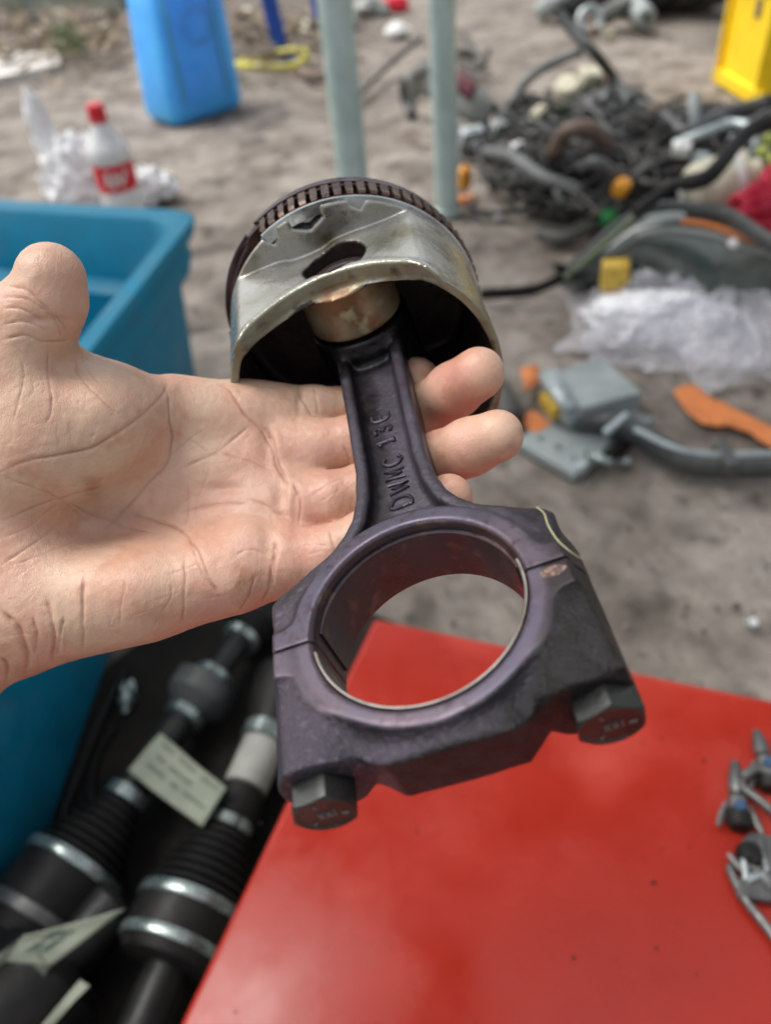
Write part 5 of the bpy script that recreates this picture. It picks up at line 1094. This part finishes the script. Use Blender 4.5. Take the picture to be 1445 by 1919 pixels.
plug(1312, 300, .13, (.036, .026, .024), 'greylight', 'silver-grey plug right beside the hooked pipe foot', -.4)
plug(1385, 265, .14, (.040, .030, .026), 'greylight', 'silver-grey plug inside the bend of the hooked pipe', .3)
plug(1240, 300, .10, (.026, .022, .018), 'greyh', 'small grey plug near the centre of the heap', .5)
plug(1230, 205, .16, (.026, .020, .020), 'hosebrown', 'small rust-brown plug at the back of the heap', .4)
plug(980, 385, .02, (.020, .016, .014), 'cream', 'tiny cream plug on the ground before the heap', .7)
plug(1130, 405, .03, (.034, .028, .026), 'grn', 'bright green plug under the left end of the headlamp', .5) if 'grn' in M else (M.setdefault('grn', mat('green_plastic', (0.04, 0.25, 0.08), .5)), plug(1140, 408, .05, (.034, .028, .026), 'grn', 'bright green plug under the left end of the headlamp', .5))
plug(1112, 420, .03, (.020, .018, .05), 'hosebrown', 'brown upright plug beside the bright green one', .4)
c = G(1063, 172, .14); t = thing('tank_cap', 'round cream cap with a green foot on the back of the heap', 'cap', c-np.array([0, 0, .04])); mb = MB(); mb.lathe([(.02, -.03), (.034, -.02), (.036, .01), (.028, .028), (.001, .032)], c, nrm([-.2, -.5, 1]), 26); mb.build('cap_shell', M['cream'], t); mb = MB(); mb.lathe([(.024, -.045), (.028, -.028)], c, nrm([-.2, -.5, 1]), 26); mb.build('green_foot', M['grn'], t)
c = G(1108, 148, .13); t = thing('fuse_box', 'cream and brown box part lying behind the round cream cap', 'box', c-np.array([0, 0, .03])); mb = MB(); mb.box(c, (.075, .05, .05), frame(nrm([.3, -.3, 1]), (1, .3, 0))); mb.build('box_shell', M['cream'], t, bevel=.010, bseg=3); mb = MB(); mb.box(c+np.array([.045, -.015, -.01]), (.05, .05, .04), frame(nrm([.3, -.3, 1]), (1, .3, 0))); mb.build('brown_side', M['hosebrown'], t, bevel=.004)
c = G(1106, 38, .22); t = thing('washer', 'pale grey metal ring hanging on the stiff hose at the back', 'ring', c); mb = MB(); a = np.linspace(0, 2*np.pi, 36); f = frame(nrm([0, -1, .5])); mb.tube(np.stack([.030*np.cos(a), .030*np.sin(a), 0*a], 1) @ f.T+c, .010, 10, cap=False); mb.build('ring_body', M['greylight'], t)
plug(1112, 60, .20, (.026, .022, .022), 'hosebrown', 'rusty fitting just under the pale metal ring', .4); plug(1145, 68, .18, (.018, .014, .03), 'cream', 'small tan fitting right of the rusty one', .4)
c = G(1208, 28, .06); t = thing('shock_absorber', 'grey cylinder pointing at the camera from the top edge', 'cylinder', c-np.array([0, 0, .05])); ax = nrm(G(1225, 42, .05)-G(1170, -20, .09)); mb = MB(); mb.lathe([(.030, -.25), (.036, -.24), (.036, 0), (.030, .006), (.016, .008), (.014, -.01)], c+ax*.03, ax, 26, cap=False); mb.build('cylinder_body', M['grey'], t); mb = MB(); mb.lathe([(.015, -.02), (.001, -.019)], c+ax*.03, ax, 20); mb.build('bore_hole', M['black'], t)
for i, (px, py, s_, lab) in enumerate([(935, 403, .014, 'white scrap on bare ground between pole foot and cable heap'), (1411, 1165, .006, 'tiny bright metal scrap on the ground right of the rod')]):
    mb = MB(); blob(mb, G(px, py, .006), (s_, s_, s_*.5), amp=.4, seed=60+i, nu=20, nv=12); tag(mb.build('scrap', M['white'], smooth=40), lab, 'scrap')
mb = MB(); mb.tube(gc([(1415, 1150, .006), (1402, 1162, .01), (1412, 1178, .006), (1424, 1172, .006)], 12), .0012, 6); tag(mb.build('wire_clip', M['steel'], smooth=180), 'small bright wire loop on the ground near the right edge', 'wire')
# grey fender piece and plate behind the poles
def fender():
    t = thing('fender_panel', 'grey curved body panel with a maroon patch behind the thinner pole', 'panel', G(840, 220))
    A_ = gc([(757, 150, .10), (800, 130, .14), (850, 135, .14), (900, 170, .10), (935, 215, .04)], 28); B2 = gc([(770, 215, .01), (790, 180, .06), (830, 195, .07), (870, 225, .04), (915, 240, .02)], 28)
    P = np.stack([A_+(B2-A_)*k+np.array([0, -.02, .05])*math.sin(math.pi*k) for k in np.linspace(0, 1, 10)], 1); mb = MB(); mb.grid(P); mb.build('panel_shell', M['fender'], t, smooth=180, solid=.006)
    mb = MB(); mb.tube(A_, .012, 8); mb.build('rolled_edge', M['greyh'], t); mb = MB(); mb.grid(P[12:22, 3:8]+np.array([0, -.004, .006])); mb.build('maroon_patch', M['maroon'], t, solid=.002)
    mb = MB(); mb.tube(gc([(757, 155, .09), (762, 190, .04), (772, 216, .01)], 12), .018, 8); mb.build('dark_lip', M['dark'], t)
fender()
t, B_, T_ = face_box('grey_plate', [(858, 262), (862, 292), (975, 280), (962, 250)], .03, M['greyh'], 'flat grey plastic plate at the left foot of the cable heap', 'plate', bevel=.004)
plug(885, 248, .05, (.06, .035, .02), 'greylight', 'pale alloy part on the flat grey plate', .2); plug(935, 238, .07, (.04, .03, .025), 'grey', 'grey fitting on the right end of the flat plate', .5)
for i, pts in enumerate([[(860, 110, .03), (900, 125, .05), (915, 95, .08)], [(870, 60, .04), (885, 90, .05), (905, 120, .04)], [(830, 100, .03), (860, 95, .06), (890, 110, .03)]]):
    mb = MB(); mb.tube(gc(pts, 14), .012, 8); tag(mb.build('bent_bracket', M['hose'], smooth=180), ['low', 'upright', 'crosswise'][i]+' dark bent bracket behind the grey body panel', 'bracket', 'dark bent brackets behind the grey panel')
mb = MB(); mb.tube(gc([(755, 250, .01), (790, 272, .012), (810, 275, .01)], 10), .004, 6); tag(mb.build('twig', M['hosebrown'], smooth=180), 'short brown twig between the two pole feet', 'twig')
# yellow crate
def crate():
    a, b = G(1346, 152), G(1425, 200); d = nrm(b-a); nn = np.array([-d[1], d[0], 0]); nn = nn if nn[1] > 0 else -nn; W, D_, H = np.linalg.norm(b-a), .42, .30
    d2 = nn; R = np.stack([d, nn, [0, 0, 1]], 1)
    t = thing('yellow_crate', 'bright yellow plastic bottle crate at the top right corner', 'crate', a)
    def wall(name, x0, y0, x1, y1, hole):
        p, q = np.array([x0, y0]), np.array([x1, y1]); L2 = np.linalg.norm(q-p); e_ = np.array([*(q-p)/L2, 0]); nw = np.array([-e_[1], e_[0], 0]); Rw = np.stack([e_, nw, [0, 0, 1]], 1); mb = MB()
        def bx(s, z, ls, lz, th=.012, off=0): mb.box(a+R @ (np.array([x0, y0, 0])+Rw @ np.array([s, off, z])), (ls, th, lz), R @ Rw)
        if hole:
            bx(L2/2, H*.36, L2, H*.72); bx(L2*.2, H*.80, L2*.4, H*.16); bx(L2*.8, H*.80, L2*.4, H*.16); bx(L2/2, H*.94, L2, H*.12)
        else: bx(L2/2, H/2, L2, H)
        return mb.build(name, M['yellow'], t, bevel=.003)
    L1 = .40
    mbf = wall('side_wall', 0, 0, W, 0, False); wall('side_wall', W, 0, W+L1*.9, L1*.0, False) if False else None
    wall('end_wall', 0, .0, 0, D_, False); wall('side_wall', 0, D_, W, D_, False); wall('end_wall', W, 0, W, D_, True)
    mb = MB(); mb.box(a+R @ np.array([W/2, D_/2, .01]), (W, D_, .012), R); mb.build('crate_floor', M['yellow'], t)
    for s in np.linspace(.012, W-.012, 2):
        mb = MB(); mb.box(a+R @ np.array([s, -.012, H/2]), (.012, .018, H*.94), R); mb.build('rib', M['yellow'], t, bevel=.003)
    for s in np.linspace(.03, D_-.03, 5):
        mb = MB(); mb.box(a+R @ np.array([W+.012, s, H*.35]), (.018, .012, H*.66), R); mb.build('rib', M['yellow'], t, bevel=.003)
    mb = MB(); mb.box(a+R @ np.array([W/2, -.006, H-.012]), (W+.03, .028, .03), R); mb.box(a+R @ np.array([-.004, D_/2, H-.012]), (.028, D_+.03, .03), R); mb.box(a+R @ np.array([W+.006, D_/2, H-.0115]), (.026, D_+.03, .0295), R); mb.box(a+R @ np.array([W/2, D_, H-.0125]), (W+.03, .026, .028), R); mb.build('rim', M['yellow'], t, bevel=.004)
    mb = MB(); mb.box(a+R @ np.array([W/2, -.006, .02]), (W+.02, .022, .04), R); mb.build('base_rim', M['yellow'], t, bevel=.004)
    mb = MB(); mb.box(a+R @ np.array([W*.62, -.0075, H*.74]), (.030, .005, .045), R); mb.build('slot', M['hosebrown'], t)
    mb = MB(); mb.box(a+R @ np.array([W/2, D_/2, H*.86]), (W*.86, D_*.86, .05), R); mb.build('dark_contents', M['dark'], t, bevel=.01)
crate()
# row of tyres at the top
for i in range(5):
    px = 1140+i*46; c = G(px, 34); c = np.array([c[0], c[1]+.20, .30]); t = thing('tyre', ['leftmost', 'second from the left', 'third from the left', 'fourth from the left', 'rightmost'][i]+' of five worn tyres in a row at the top right', 'tyre', c*np.array([1, 1, 0]), 'worn tyres in a row')
    ax = nrm([1, .25+.05*i, 0]); mb = MB(); mb.lathe([(.19, -.06), (.24, -.075), (.285, -.065), (.30, -.045), (.30, .045), (.285, .065), (.24, .075), (.19, .06)], c, ax, 40, cap=False); mb.build('carcass', M['cable'], t)
    mb = MB(); f = frame(ax)
    for k in range(36):
        a = k/36*6.283
        for s in (-1, 1): mb.box(c+f @ np.array([.302*math.cos(a+.05*s), .302*math.sin(a+.05*s), s*.026]), (.010, .032, .040), f @ np.array([[math.cos(a), -math.sin(a), 0], [math.sin(a), math.cos(a), 0], [0, 0, 1]]))
    mb.build('tread', M['hose'], t)
for i, (px, py, r_) in enumerate([(1075, 5, .05), (1030, 12, .04), (1150, 20, .035)]):
    mb = MB(); c = G(px, py, .06); mb.lathe([(.001, -.06), (r_*.6, -.06), (r_, -.04), (r_, .03), (r_*.5, .05), (r_*.4, .08), (.001, .08)], c, nrm([.4, -.6, .4]), 20); tag(mb.build('engine_part', M[['dark', 'grey', 'greyh'][i]], smooth=30), ['dark rounded', 'grey stubby', 'slim grey'][i]+' engine part lying by the tyres at the top', 'engine part', 'engine parts by the tyres')
